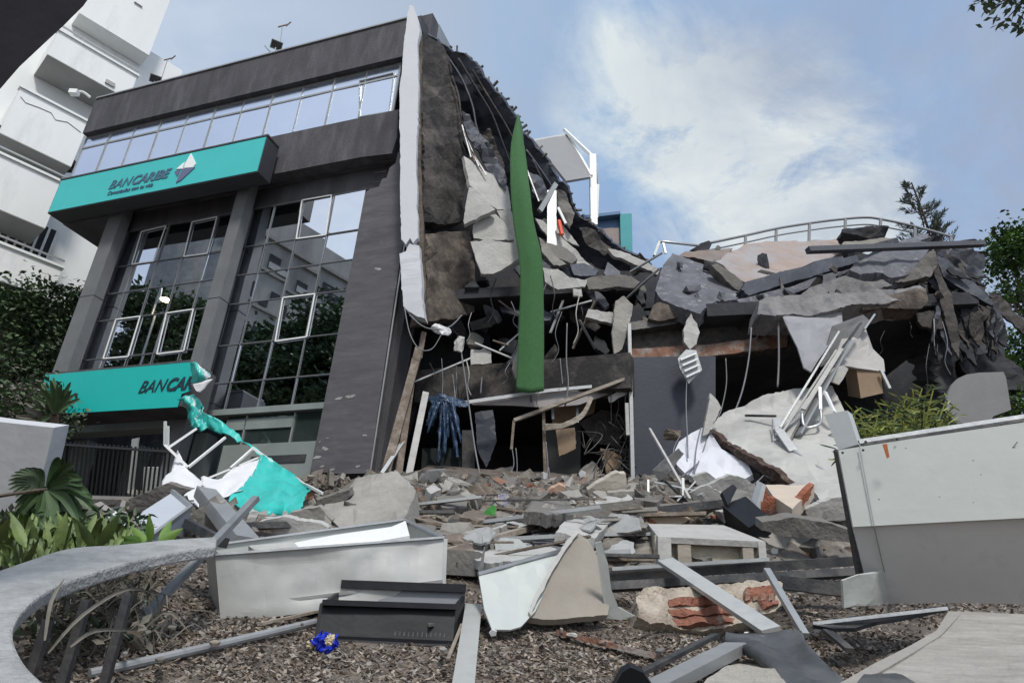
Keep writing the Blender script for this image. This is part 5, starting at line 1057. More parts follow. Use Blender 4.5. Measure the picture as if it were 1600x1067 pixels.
# torn composite sheet with stone
cp = thing('bent_composite_sheet', 'pale torn composite cladding sheet folded round a brown stone slab', 'cladding sheet', G(860, 985))
slab('left_wing', None, None, [(747, 897), (800, 880), (866, 862), (884, 858), (868, 890), (848, 930), (838, 950), (815, 975), (798, 982), (768, 985), (757, 950), (752, 920)], [(747, 897, 4.7), (884, 858, 5.2), (798, 982, 4.3)], .012, metl, parent=cp, bump=.05, res=14)
slab('right_wing', None, None, [(930, 848), (940, 846), (950, 880), (955, 920), (966, 948), (992, 962), (970, 968), (900, 966), (850, 972), (815, 975), (838, 955), (945, 952)], 4.75, .012, metl, parent=cp, bump=.03, res=14)
slab('standing_flap', None, None, [(746, 898), (756, 855), (758, 856), (754, 898)], 4.75, .02, alu, parent=cp)
slab('stone_face', None, None, [(838, 930), (852, 905), (868, 880), (884, 858), (896, 838), (905, 833), (918, 842), (934, 870), (945, 905), (953, 940), (950, 960), (905, 962), (850, 965), (828, 962), (832, 945)], [(905, 833, 5.3), (828, 962, 4.5), (950, 955, 4.7)], .05, mat('stone_brown', (.25, .225, .19), .85, .15, 3, .1), jag=1, bump=.03, res=12, parent=cp)
slab('white_core', None, None, [(884, 858), (890, 850), (905, 832), (900, 830), (886, 843), (870, 868), (852, 900), (838, 925), (826, 955), (830, 962), (842, 932), (856, 905)], [(905, 830, 5.27), (828, 960, 4.46), (945, 950, 4.66)], .02, concl, jag=1, parent=cp)
m_ = MB(); m_.bar(V(747, 896, 4.68), V(884, 857, 5.18), .018, .02); m_.build('edge_trim', alu, cp)
# hollow block unit behind
hb = thing('white_cabinet_shell', 'pale open-sided cabinet shell lying on its back amid the heap', 'cabinet', G(1100, 872))
t0, t1, t2, t3 = V(1012, 818, 8.4), V(1130, 820, 8.6), V(1196, 846, 7.4), V(1028, 838, 7.3)
panel4('top_panel', [t0, t1, t2, t3], .06, concl, hb)
dnv = Vector((0, 0, -.30)); panel4('front_left', [t3, t3.lerp(t2, .12), t3.lerp(t2, .12) + dnv, t3 + dnv], .05, concl, hb); panel4('side', [t0, t3, t3 + dnv, t0 + dnv], .05, concl, hb)
off_ = (t1 - t2).normalized() * .12
panel4('recess', [t3 + off_, t2 + off_, t2 + off_ + dnv, t3 + off_ + dnv], .05, mat('recess_beige', (.42, .38, .30), .85, .25, 5, .3), hb)
for k, (a, b) in enumerate([(.18, .30), (.78, .88)]): panel4('wood_block', [t3.lerp(t2, a) - Vector((0, 0, .07)), t3.lerp(t2, b) - Vector((0, 0, .07)), t3.lerp(t2, b) + dnv, t3.lerp(t2, a) + dnv], .08, wood, hb)
panel4('front_right', [t3.lerp(t2, .93), t2, t2 + dnv, t3.lerp(t2, .93) + dnv], .05, concl, hb)
# squared concrete post
bar('concrete_post', 'squared length of dusty concrete post lying across the heap', 'concrete post', V(885, 822, 8.6), V(1000, 808, 8.7), .34, .36, concd, up=None)
# brick masonry chunk
br_ = thing('brick_masonry_chunk', 'broken block of plastered hollow orange brick under the grey plank', 'brick chunk', G(1105, 975))
slab('mortar_body', None, None, [(995, 930), (1005, 920), (1050, 916), (1120, 912), (1200, 905), (1222, 912), (1220, 945), (1195, 958), (1150, 976), (1130, 984), (1060, 980), (1015, 976), (997, 962)], [(995, 930, 4.9), (1222, 910, 5.3), (1060, 982, 4.75)], .38, mortar, jag=1.6, bump=.045, res=9, bsc=7, parent=br_)
for p in ([(1046, 935), (1098, 933), (1150, 930), (1152, 940), (1100, 944), (1047, 945)], [(1045, 950), (1100, 948), (1156, 945), (1157, 955), (1100, 959), (1046, 960)], [(1047, 964), (1100, 963), (1150, 962), (1148, 973), (1100, 974), (1050, 974)], [(1163, 922), (1192, 914), (1218, 913), (1219, 940), (1190, 952), (1168, 952)]):
    slab('brick_core', None, None, p, [(995, 930, 4.87), (1222, 910, 5.26), (1060, 982, 4.72)], .1, mat('brick_dull', (.25, .105, .07), .95, .35, 9, .4, col2=(.36, .31, .26), mixsc=7, mixr=(.52, .62)), jag=1.4, parent=br_, bump=.04, res=7, bsc=8)
for k in range(4): slab('cell_hollow', None, None, [(1165 + k * 12, 928), (1172 + k * 12, 926), (1172 + k * 12, 936), (1165 + k * 12, 938)], [(995, 930, 4.85), (1222, 910, 5.24), (1060, 982, 4.70)], .02, rust, parent=br_)
# planks, bars
def gl(u, v, h): return G(u, v, h)
bar('grey_plank', 'grey plank slanting over the brick chunk towards the camera', 'plank', V(1040, 876, 5.6), V(1205, 985, 4.25), .125, .03, metg, twist=-.3)
bar('flat_bar', 'thin dark flat bar leaning right of the brick chunk', 'bar', V(1198, 890, 5.0), V(1258, 992, 4.3), .045, .03, alug)
bar('flat_plank', 'flat grey strip running from the front edge up to the drawer', 'plank', G(722, 1085, .03), G(740, 946, .10), .105, .025, metg)
bar('thin_batten', 'thin pale batten along the left of the flat grey strip', 'batten', G(700, 1030, .03), G(722, 975, .05), .02, .012, wood)
ushape('steel_beam', 'long dark steel channel lying across the heap behind the brick chunk', 'steel beam', V(890, 914, 5.3), V(1345, 888, 6.0), .10, .06, .012, steel, 3.3)
ushape('steel_beam', 'second dark steel channel just above the first', 'steel beam', V(945, 893, 6.1), V(1350, 868, 6.6), .12, .08, .012, steel, 3.0)
bar('steel_beam', 'thin pale strip laid on the dark steel channels', 'strip', V(955, 889, 6.0), V(1200, 874, 6.3), .05, .03, alug)
bar('steel_beam', 'dark flat beam end at the right below the channels', 'steel beam', V(1180, 905, 5.8), V(1350, 925, 5.5), .07, .1, steel)
bar('steel_beam', 'black beam lying behind the cabinet shell', 'steel beam', V(1000, 802, 9), V(1130, 788, 9.3), .16, .10, steel)
bar('steel_beam', 'thin dark bar lying over the concrete post', 'bar', V(700, 815, 8.2), V(965, 811, 8.3), .05, .05, steel)
bar('long_batten', 'long pale wooden batten crossing the heap upward to the right', 'batten', V(697, 862, 6.6), V(980, 781, 9.8), .12, .05, wood)
bar('long_batten', 'pale board slanting down to the right across the long batten', 'batten', V(806, 768, 10.8), V(900, 826, 8.2), .22, .04, alug)
bar('long_batten', 'white lath sticking up beside the shop opening', 'lath', V(690, 757, 11.6), V(747, 744, 11.6), .07, .04, white)
cable('bent_pipe', 'brown bent pipe lying on top of the heap', [(640, 752, 12.6), (700, 750, 12.3), (760, 756, 12), (800, 765, 11.5), (850, 775, 11.2)], .05, woodd)
bar('grey_block', 'grey block lying right of the grey metal box', 'block', V(688, 880, 6.2), V(752, 884, 6.1), .22, .2, concd)
slab('stone_slab', 'dusty flat stone slab in the middle of the heap', 'stone slab', [(723, 862), (760, 846), (850, 848), (885, 852), (850, 868), (800, 880), (760, 878)], 6.5, .07, concl, dv=-.9, jag=1.5, bump=.04, res=12)
slab('stone_slab', 'mauve-grey flat slab left of the concrete post', 'stone slab', [(822, 840), (880, 824), (905, 830), (890, 858), (860, 862), (840, 855)], 7.2, .06, concb, dv=-.5, jag=1.2, bump=.03, res=12)
# black boxy office item and brick tile piece
mo = thing('black_monitor', 'black boxy screen lying face down on the right of the heap', 'monitor', V(1165, 820, 8.6))
panel4('shell', [V(1128, 790, 8.9), V(1165, 775, 9.0), V(1200, 806, 8.3), V(1170, 824, 8.2)], .22, blackm, mo); panel4('stand', [V(1128, 768, 9.0), V(1145, 756, 9.2), V(1152, 762, 9.1), V(1138, 790, 8.8)], .06, blackm, mo)
bt_ = thing('tiled_brick_piece', 'beige tiled wall piece with red brick showing on its end', 'wall piece', V(1230, 810, 9))
slab('tile_face', None, None, [(1196, 757), (1272, 758), (1238, 795), (1216, 780), (1208, 775)], 8.9, .16, mat('tile_beige', (.50, .42, .34), .7, .1, 3, .06), dv=-.5, parent=bt_, jag=.6)
slab('brick_end', None, None, [(1196, 762), (1204, 776), (1216, 782), (1212, 806), (1190, 800), (1188, 782)], 8.7, .2, brick, parent=bt_, jag=1.4, bump=.05, res=6)
slab('plaster_edge', None, None, [(1180, 796), (1192, 755), (1197, 758), (1188, 800)], 8.68, .2, paint, parent=bt_)
slab('brick_end', None, None, [(1238, 795), (1262, 766), (1273, 757), (1268, 772), (1250, 795), (1243, 806)], 8.6, .15, brick, parent=bt_, jag=1.2)
for i, (p, d, th, m, lab) in enumerate([
   ([(1082, 745), (1105, 738), (1119, 748), (1118, 757), (1100, 762), (1086, 755)], 10.4, .1, concl, 'rounded pale plate at the foot of the bright wall plate'),
   ([(1105, 760), (1140, 742), (1165, 748), (1190, 765), (1185, 790), (1150, 785), (1115, 775)], 10.0, .1, concl, 'flat pale plate behind the black monitor'),
   ([(1078, 770), (1105, 758), (1135, 772), (1110, 785), (1085, 785)], 9.8, .08, concl, 'light plate left of the black monitor'),
   ([(1258, 795), (1300, 778), (1338, 775), (1340, 815), (1290, 812), (1262, 806)], 8.8, .1, concl, 'pale broken plate beside the big right-hand panel'),
   ([(1190, 815), (1240, 808), (1300, 818), (1335, 830), (1335, 848), (1280, 842), (1225, 838), (1190, 828)], 7.8, .22, concd, 'dark grey concrete slab lying below the tiled brick piece'),
   ([(918, 765), (932, 755), (965, 738), (978, 740), (980, 762), (965, 780), (940, 778), (920, 775)], 11.4, .2, mat('plaster_beige', (.42, .385, .33), .85, .2, 3, .15), 'beige plaster chunk at the foot of the navy door panel'),
   ([(950, 770), (992, 768), (1000, 778), (985, 785), (952, 784)], 11.0, .15, conc, 'low beige slab in front of the plaster chunk'),
   ([(855, 770), (862, 762), (874, 757), (884, 762), (882, 778), (862, 780)], 11.2, .15, mat('clay_pale', (.45, .30, .22), .85, .2, 3, .15), 'pinkish clay lump at the back of the heap'),
   ([(655, 750), (668, 735), (696, 733), (680, 752), (668, 757)], 12.0, .06, alug, 'square grey sheet standing on the heap under the blue plastic'),
   ([(1008, 812), (1035, 803), (1068, 806), (1080, 812), (1060, 820), (1010, 822)], 8.8, .12, mat('plaster_warm', (.52, .43, .33), .85, .2, 3, .1), 'warm beige slab behind the cabinet shell'),
   ([(1020, 735), (1060, 700), (1068, 708), (1040, 745), (1030, 752)], 11.6, .04, alug, 'slatted grey grille leaning beside the navy door panel')]):
    slab('broken_plate', lab, 'plate', p, d, th, m, jag=1.2, bump=.05, res=10, seed=i)
bar('lath', 'long pale lath standing up from the heap before the navy door panel', 'lath', V(1015, 670, 11.8), V(1078, 780, 9.6), .035, .035, concl)
bar('lath', 'short bright lath standing at the foot of the navy door panel', 'lath', V(1013, 750, 11), V(1013, 785, 10.6), .03, .03, white)
rg = random.Random(12)
for i in range(10):
    bar('lath', 'small bright metal offcut among the debris right of the navy door', 'offcut', V(1020 + rg.uniform(0, 80), 760 + rg.uniform(-10, 40), 9.8), V(1040 + rg.uniform(0, 70), 755 + rg.uniform(-10, 40), 9.9), .035, .02, rg.choice([alu, steel, white]), group='metal offcuts by the navy door')
sc_ = slab('green_cloth_scrap', 'bright green cloth scrap in the rubble', 'cloth scrap', [(748, 812), (758, 800), (770, 790), (776, 796), (772, 806), (756, 814)], 9.4, .02, mat('scrap_green', (.06, .30, .06), .8, .1, 5, .1), bump=.1, res=6)
slab('pale_cloth_scrap', 'lilac-white cloth scrap in the rubble near the green one', 'cloth scrap', [(778, 775), (790, 772), (792, 782), (794, 790), (784, 793), (779, 785)], 9.9, .02, mat('scrap_lilac', (.60, .58, .72), .8, .1, 5, .1), bump=.1, res=5)
for i, (u, v) in enumerate([(717, 768), (800, 851), (1198, 845), (850, 742), (910, 740), (770, 990), (1210, 860), (640, 762)]):
    slab('paper_scrap', ['tiny white scrap near the brown pipe', 'tiny white scrap on the dusty flat slab', 'tiny white scrap right of the cabinet shell', 'white shard at the foot of the dark partition', 'white shard right of the pinkish clay lump', 'crumpled white scrap under the torn composite sheet', 'tiny white scrap above the dark channels', 'white shard under the blue plastic'][i], 'scrap', [(u - 6, v), (u - 1, v - 5), (u + 6, v - 2), (u + 5, v + 5), (u - 3, v + 6)], GD(u, v, .12, 13) - .1, .01, paint, bump=.05)
rgl = random.Random(91)
for i in range(34):
    u = rgl.uniform(120, 1560); v = rgl.uniform(925, 1050); p = G(u, v, .03, 8); dd = (p - CAM).dot(ROT @ Vector((0, 0, -1))); r_ = rgl.uniform(3, 9); col_ = rgl.choice([conc, concd, woodd, wood, paint, dry]); wd_ = {'concrete': 'grey', 'concrete_dusty': 'dark grey', 'weathered_wood': 'brown', 'wood_plank': 'tan', 'white_paint': 'white', 'leaf_dry': 'dry leaf-coloured'}[col_.name]; wh = 'left' if u < 560 else 'middle' if u < 1000 else 'right'
    slab('litter_scrap', wd_ + ' scrap lying on the mulch at the ' + wh + ' front', 'scrap', [(u + r_ * math.cos(a + i) * rgl.uniform(.5, 1.2), v + r_ * .45 * math.sin(a + i) * rgl.uniform(.6, 1.2)) for a in (0, 1.3, 2.6, 3.9, 5.1)], dd, rgl.uniform(.004, .02), col_, dv=-rgl.uniform(.2, 2), bump=.01, group=wd_ + ' scraps on the mulch at the ' + wh + ' front')
# mulch-side strips
ushape('rusty_strip', 'rusty angle strip lying flat in the mulch', 'steel strip', G(872, 992, .03), G(1045, 1034, .03), .06, .03, .008, rust)
rock('offcut', 'small grey offcut on the rusty strip', 'offcut', G(895, 992, .06), (.09, .05, .03), concl, 71); rock('offcut', 'small rusty offcut on the rusty strip', 'offcut', G(945, 1003, .06), (.10, .06, .03), rust, 72)
ushape('steel_channel', 'grey steel channel slanting at the bottom front', 'steel channel', V(1005, 1075, 3.15), V(1150, 1003, 3.9), .13, .05, .008, alug, 3.14)
bar('steel_channel', 'dark flat bar behind the grey steel channel at the bottom front', 'bar', V(1000, 1052, 3.5), V(1118, 992, 4.1), .05, .02, steel)
slab('black_box_corner', 'black plastic corner at the bottom front edge', 'plastic piece', [(958, 1075), (972, 1050), (985, 1042), (1005, 1050), (1022, 1075)], 3.1, .05, blackm, bump=.02)
cloth('rubber_membrane', 'black wavy roofing membrane crumpled at the bottom front', 'membrane', [
   [(1135, 985, 4.2), (1170, 985, 4.2), (1215, 990, 4.1), (1252, 985, 4.1)], [(1134, 1005, 4.0), (1175, 1010, 3.85), (1220, 1015, 3.9), (1265, 1012, 3.8)],
   [(1170, 1018, 3.8), (1200, 1030, 3.55), (1250, 1040, 3.6), (1290, 1035, 3.5)], [(1205, 1050, 3.5), (1235, 1066, 3.35), (1280, 1066, 3.35), (1320, 1062, 3.3)], [(1225, 1090, 3.2), (1255, 1100, 3.1), (1300, 1100, 3.1), (1345, 1095, 3.1)]], rubber, .01, bump=.05, bsc=3)
slab('membrane_scrap', 'small black membrane flap at the bottom edge left of the pale slab', 'membrane', [(1335, 1075), (1350, 1052), (1380, 1044), (1410, 1052), (1440, 1075)], 3.0, .012, rubber, dv=-.6, bump=.03, res=10)
slab('perforated_block', 'pale pitted concrete block at the bottom front under the membrane', 'concrete block', [(1088, 1085), (1105, 1060), (1140, 1040), (1180, 1030), (1205, 1040), (1230, 1070), (1240, 1085)], 3.45, .2, mat('pitted_concrete', (.40, .37, .32), .95, .2, 12, .6, col2=(.12, .11, .09), mixsc=22, mixr=(.62, .68)), dv=-.8, jag=1, bump=.02, res=10)
# pale slab bottom right
ps = slab('paving_slab', 'pale timber-grained concrete slab lying tilted at the bottom right', 'slab', [(1300, 1075), (1360, 1040), (1420, 1010), (1462, 985), (1482, 955), (1540, 958), (1640, 962), (1640, 1090), (1300, 1090)], [(1300, 1075, 3.0), (1482, 955, 4.1), (1640, 1060, 3.2)], .07, mat('slab_grain', (.30, .285, .26), .85, .18, 5, .2, col2=(.20, .19, .17), mixsc=2, mixr=(.45, .7), streak=(1, 6, 6)), bump=.02, res=20)
slab('slab_border', None, None, [(1310, 1068), (1362, 1038), (1422, 1008), (1464, 984), (1482, 957), (1502, 958), (1470, 992), (1425, 1020), (1370, 1052), (1345, 1068)], [(1300, 1075, 2.98), (1482, 955, 4.08), (1640, 1060, 3.18)], .02, conc, parent=ps)
slab('gap_shade_and_lip', 'black strip painting the shade of the hole under the big panel', 'metal sheet', [(1270, 974), (1330, 966), (1400, 953), (1480, 944), (1482, 949), (1445, 956), (1405, 965), (1370, 974), (1335, 980), (1300, 979)], 4.6, .02, blackm, dv=-.5, bump=.03, res=12)  # black strip stands in for the dark hole under the casing
bar('gap_shade_and_lip', 'thin bright metal lip lying under the big panel', 'metal lip', V(1270, 974, 4.4), V(1480, 950, 4.3), .025, .02, alu)
bar('flat_bar', 'short dark bar lying in the gap left of the pale slab', 'bar', V(1292, 985, 4.3), V(1328, 1015, 4.0), .05, .02, steel)
# big pale metal casing on the right
bp_ = thing('large_metal_casing', 'large pale grey metal sign casing tipped on its side at the right', 'metal casing', G(1500, 1000))
slab('upper_panel', None, None, [(1310, 703), (1420, 686), (1660, 651), (1660, 806), (1500, 814), (1333, 823)], [(1310, 703, 4.8), (1660, 651, 4.5), (1333, 823, 4.6)], .05, metl, parent=bp_, bump=.004, res=40)
slab('lower_panel', None, None, [(1333, 824), (1500, 815), (1660, 807), (1660, 945), (1500, 942), (1385, 943), (1352, 900)], [(1333, 824, 4.63), (1660, 807, 4.35), (1352, 905, 4.72)], .04, metg2, parent=bp_, bump=.004, res=40)
slab('folded_corner', None, None, [(1318, 907), (1340, 897), (1382, 891), (1400, 905), (1405, 943), (1380, 943), (1350, 945), (1320, 950)], [(1318, 907, 4.35), (1382, 891, 4.7), (1320, 950, 4.35)], .012, metl, parent=bp_, bump=.03, res=8)
slab('end_panel', None, None, [(1308, 706), (1311, 703), (1334, 823), (1353, 902), (1344, 905), (1325, 800)], 4.9, .06, steel, parent=bp_)
m_ = MB()
m_.bar(V(1343, 697, 4.75), V(1366, 822, 4.55), .006, .004); m_.bar(V(1366, 824, 4.58), V(1382, 893, 4.66), .006, .004)
m_.build('seam', alug, bp_)
m_ = MB(); m_.bar(V(1342, 691, 4.9), V(1660, 643, 4.62), .04, .03); m_.build('top_flange', alu, bp_)
m_ = MB(); m_.bar(V(1350, 694, 4.84), V(1660, 647, 4.56), .012, .02); m_.build('flange_gap', steel, bp_)
for u, v in ((1316, 707), (1348, 703), (1352, 690), (1401, 686), (1388, 777)): MB().lathe(V(u, v, 4.70), [(.001, 0), (.008, .002), (.008, .008), (.001, .01)], 8, (ROT.to_4x4()).to_3x3()).build('rivet', steel, bp_)
m_ = MB(); m_.tube([V(1590, 690, 4.5), V(1570, 715, 4.53), (V(1553, 738, 4.55)), V(1525, 745, 4.56), V(1502, 754, 4.58), V(1490, 770, 4.58), V(1487, 795, 4.56)], .0025, 5); m_.build('scratch', rust, bp_)
slab('folded_plate', 'plain grey folded metal plate standing at the corner of the big casing', 'metal plate', [(1288, 648), (1324, 641), (1341, 694), (1310, 703)], [(1288, 648, 5.4), (1324, 641, 5.2), (1310, 703, 5.0)], .05, metg)
slab('orange_tag', 'orange strip of tape hanging over the casing edge', 'tape', [(1379, 694), (1386, 693), (1390, 714), (1386, 716)], 4.6, .004, mat('tape_orange', (.62, .20, .07), .6, .1, 3, .05))

mk = random.Random(6)
for i in range(9):
    u = mk.uniform(1350, 1600); v = mk.uniform(700, 800) if i % 3 else mk.uniform(786, 806); r_ = mk.uniform(.7, 1.7)
    slab('stain', None, None, [(u - r_, v), (u, v - r_ * .8), (u + r_ * 1.3, v), (u, v + r_ * .7)], 4.46, .002, (rust, alug, woodd)[i % 3], parent=bp_, jag=0)
# ================================================================= left foreground
rim_o = [(340, 838), (270, 842), (190, 850), (110, 856), (40, 876), (-60, 915), (-160, 985), (-220, 1060), (-220, 1140)]
rim_i = [(338, 853), (285, 860), (225, 872), (150, 893), (90, 915), (45, 945), (22, 985), (40, 1035), (95, 1085)]
def ring():
    H = .50; a = catmull([G(u, v, H) if v < 1000 else G(u, v, H) for u, v in rim_o], 6); b = catmull([G(u, v, H) for u, v in rim_i], 6); vs = []; n = len(a)
    for p, q in zip(a, b): vs += [p, q, q - Vector((0, 0, .065)), p - Vector((0, 0, .065))]
    fs = []
    for i in range(n - 1):
        for j in range(4): fs.append((i * 4 + j, i * 4 + (j + 1) % 4, i * 4 + 4 + (j + 1) % 4, i * 4 + 4 + j))
    fs += [(0, 1, 2, 3), tuple((n - 1) * 4 + j for j in range(4))]
    t = thing('curved_bench_rim', 'curved grey concrete rim sweeping round the plants at the left front', 'curved rim', G(60, 980))
    o = obj('rim', vs, fs, ringm, t)
    bv = o.modifiers.new('b', 'BEVEL'); bv.width = .012; bv.segments = 2; bv.limit_method = 'ANGLE'
    for u, v, w_ in ((205, 905, .035), (140, 915, .035), (80, 945, .03)):
        p = G(u, v + 10, .45); g = T(p.x, p.y) - .1; MB().bar(Vector((p.x, p.y, g)), Vector((p.x, p.y, p.z - .03)), w_, w_).build('leg', steel, t)
ring()
# perforated post lying on the rim
pp = thing('slotted_post', 'dusty slotted metal post leaning from the mulch over the rim', 'post', G(195, 985))
a, b = G(205, 985, .05), V(400, 778, 4.9)
m_ = MB(); m_.bar(a, b, .05, .035); m_.build('post', mat('post_grey', (.20, .21, .22), .6, .25, 8, .1, metal=.3), pp)
nrm_ = (CAM - a).normalized() * .02; m_ = MB()
for k in range(17): t = .06 + k * .055; c = a.lerp(b, t) + nrm_; m_.bar(c, c + (b - a).normalized() * .045, .014, .01)
m_.build('slot', blackm, pp)
rock('base_stone', 'rounded grey stone at the foot of the slotted post', 'stone', G(212, 958, .05), (.30, .18, .12), concd, 31, (0, .2, .3), cuts=3, blocky=0, n=30)
bar('base_plate', 'short dark tube crossing the slotted post near the rim', 'tube', V(293, 818, 5.0), V(350, 848, 4.6), .06, .06, steel)
MB().tube([G(140, 1052, .03), G(320, 1012, .04), G(492, 972, .05)], .022, 10).build('x', mat('pipe_grey', (.24, .25, .26), .55, .15, 6, .05)); o = COL.objects[-1]; o.name = 'grey_pipe'; tag(o, 'straight grey pipe lying on the mulch left of the drawer', 'pipe')
bar('white_lath', 'thin whitish lath between the grey box and the drawer', 'lath', G(408, 974, .03), G(495, 955, .05), .03, .015, wood)
# blue bag with flower
bg_ = thing('blue_bag_bundle', 'crumpled shiny blue bag lying against the black drawer', 'bag', G(506, 1012))
vs, fs = rockmesh((.13, .09, .11), 41, 26, .18, 3, 0); obj('bag', [G(507, 1004, .05) + v for v in vs], fs, bluebag, bg_)
vs, fs = rockmesh((.05, .05, .06), 42, 20, .12, 2, 0); obj('cream_top', [G(515, 1000, .16) + v for v in vs], fs, mat('cream', (.50, .42, .27), .8, .3, 12, .2), bg_)
vs, fs = rockmesh((.05, .04, .05), 43, 20, .12, 2, 0); obj('cream_top', [G(486, 1006, .04) + v for v in vs], fs, mat('cream', (.50, .42, .27)), bg_)
# cabinet behind the rim, posts and mixed scraps
cb = thing('grey_metal_cabinet', 'light grey metal cabinet lying on its back beyond the left rim', 'cabinet', V(230, 850, 6.4))
c0, c1, c2, c3 = V(165, 836, 6.0), V(268, 770, 7.6), V(298, 795, 7.0), V(225, 850, 5.8)
panel4('door', [c0, c1, c2, c3], .25, mat('cabinet_bluegrey', (.44, .47, .52), .5, .06, 2, .03), cb)
m_ = MB(); m_.bar(c3 + Vector((0, 0, .02)), c2 + Vector((0, 0, .02)), .03, .04); m_.bar(c1 + Vector((0, 0, .02)), c2 + Vector((0, 0, .02)), .03, .04); m_.build('frame', alug, cb)
for i, (a, b, w, m, lab) in enumerate([((320, 770, 7.8), (385, 850, 6), .20, alug, 'broad grey strip running down behind the slotted post'), ((240, 835, 6.6), (330, 852, 5.9), .09, steel, 'dark rod pile behind the rim end'), ((375, 822, 7), (483, 820, 7.2), .10, steel, 'black bar lying above the grey metal box'), ((385, 832, 6.8), (470, 840, 6.6), .05, steel, 'thinner black bar lying above the grey metal box'), ((275, 805, 7.2), (350, 850, 6.1), .10, steel, 'black tube lying behind the rim end'), ((120, 810, 7.5), (185, 795, 8), .08, steel, 'dark tube beyond the broad leaves')]):
    bar('debris_bar', lab, 'bar', a, b, w, w * .6, m)
for i, (p, d, m, lab) in enumerate([([(405, 815), (440, 808), (500, 818), (512, 826), (480, 838), (430, 836)], 7.6, concl, 'pale slab above the left of the grey metal box'), ([(300, 800), (335, 775), (350, 800), (345, 830), (318, 835)], 7.8, conc, 'beige slab under the white banner lobe'), ([(120, 800), (150, 786), (172, 800), (160, 830), (125, 830)], 8.0, conc, 'grey-white fragment behind the fan palm'), ([(120, 822), (165, 800), (175, 808), (135, 832)], 7.8, paint, 'white-edged sheet behind the fan palm'), ([(200, 780), (260, 755), (300, 765), (260, 790), (200, 805)], 9.2, concd, 'dark rubble slab in front of the fence foot'), ([(455, 800), (500, 790), (520, 812), (500, 822), (462, 818)], 8.4, conc, 'grey slab left of the big stone slab')]):
    slab('broken_plate', lab, 'plate', p, d, .1, m, jag=1.3, bump=.06, res=10, seed=i)
rg = random.Random(66)
for i in range(70):
    u = rg.uniform(110, 480); v = rg.uniform(790, 850); s = rg.uniform(.06, .22)
    mm = rg.choice([concd, conc, concl, soot, woodd]); tn = tone(mm, 2 if s > .14 else 0)
    rock('broken_piece', tn + ' piece on the ground between the fence and the curved rim', 'debris', G(u, v, .05, 13), (s * 1.5, s, s * .6), mm, 700 + i, [rg.uniform(0, 6) for _ in range(3)], tn + ' pieces between fence and rim', 1, .5)
# left white garden wall
slab('garden_wall', 'plain pale garden wall at the left edge with an angled end', 'wall', [(-80, 648), (0, 659), (84, 668), (72, 720), (58, 770), (50, 800), (-80, 830)], 9.0, .2, mat('wall_pale', (.50, .51, .53), .85, .08, 1.5, .08, col2=(.40, .41, .42), mixsc=1.5), du=-.005)
# fence
fe = thing('iron_fence', 'dark iron bar fence on a low kerb before the ground floor', 'fence', V(190, 785, 12.5))
Fq = lambda u, v: V(u, v, 12.3 + (270 - u) * .008)
m_ = MB(); m_.bar(Fq(92, 694), Fq(270, 706), .04, .04); m_.bar(Fq(85, 772), Fq(262, 780), .04, .04); m_.build('rail', iron, fe)
for k in range(26):
    u = 95 + k * 6.8; MB().bar(Fq(u + 1.5, 690 + k * .45), Fq(u - 8, 776 + k * .3), .028, .028).build('picket', iron, fe)
slab('kerb_wall', None, None, [(80, 778), (265, 782), (262, 815), (76, 812)], 12.5, .25, concd, parent=fe, jag=0)
# light things behind the fence
slab('glass_sheet', 'tall pale glass pane standing behind the fence', 'glass pane', [(206, 686), (216, 684), (206, 775), (196, 775)], 13.6, .05, metl)
slab('glass_sheet', 'low bright sheet behind the right of the fence', 'sheet', [(225, 730), (250, 730), (240, 775), (222, 775)], 13.6, .05, metl)

# dark awning corner overhead
slab('awning_edge', 'dark awning corner hanging close overhead at the top left', 'awning', [(-1200, -500), (330, -500), (240, -150), (165, -40), (130, 10), (100, 40), (62, 75), (30, 105), (0, 140), (-60, 190), (-400, 470), (-1200, 900)], [(-60, -40, 2.4), (165, -40, 2.8), (-60, 190, 2.4)], .06, mat('awning_dark', (.02, .018, .022), .9, .2, 2, .05), bump=.02, res=30)
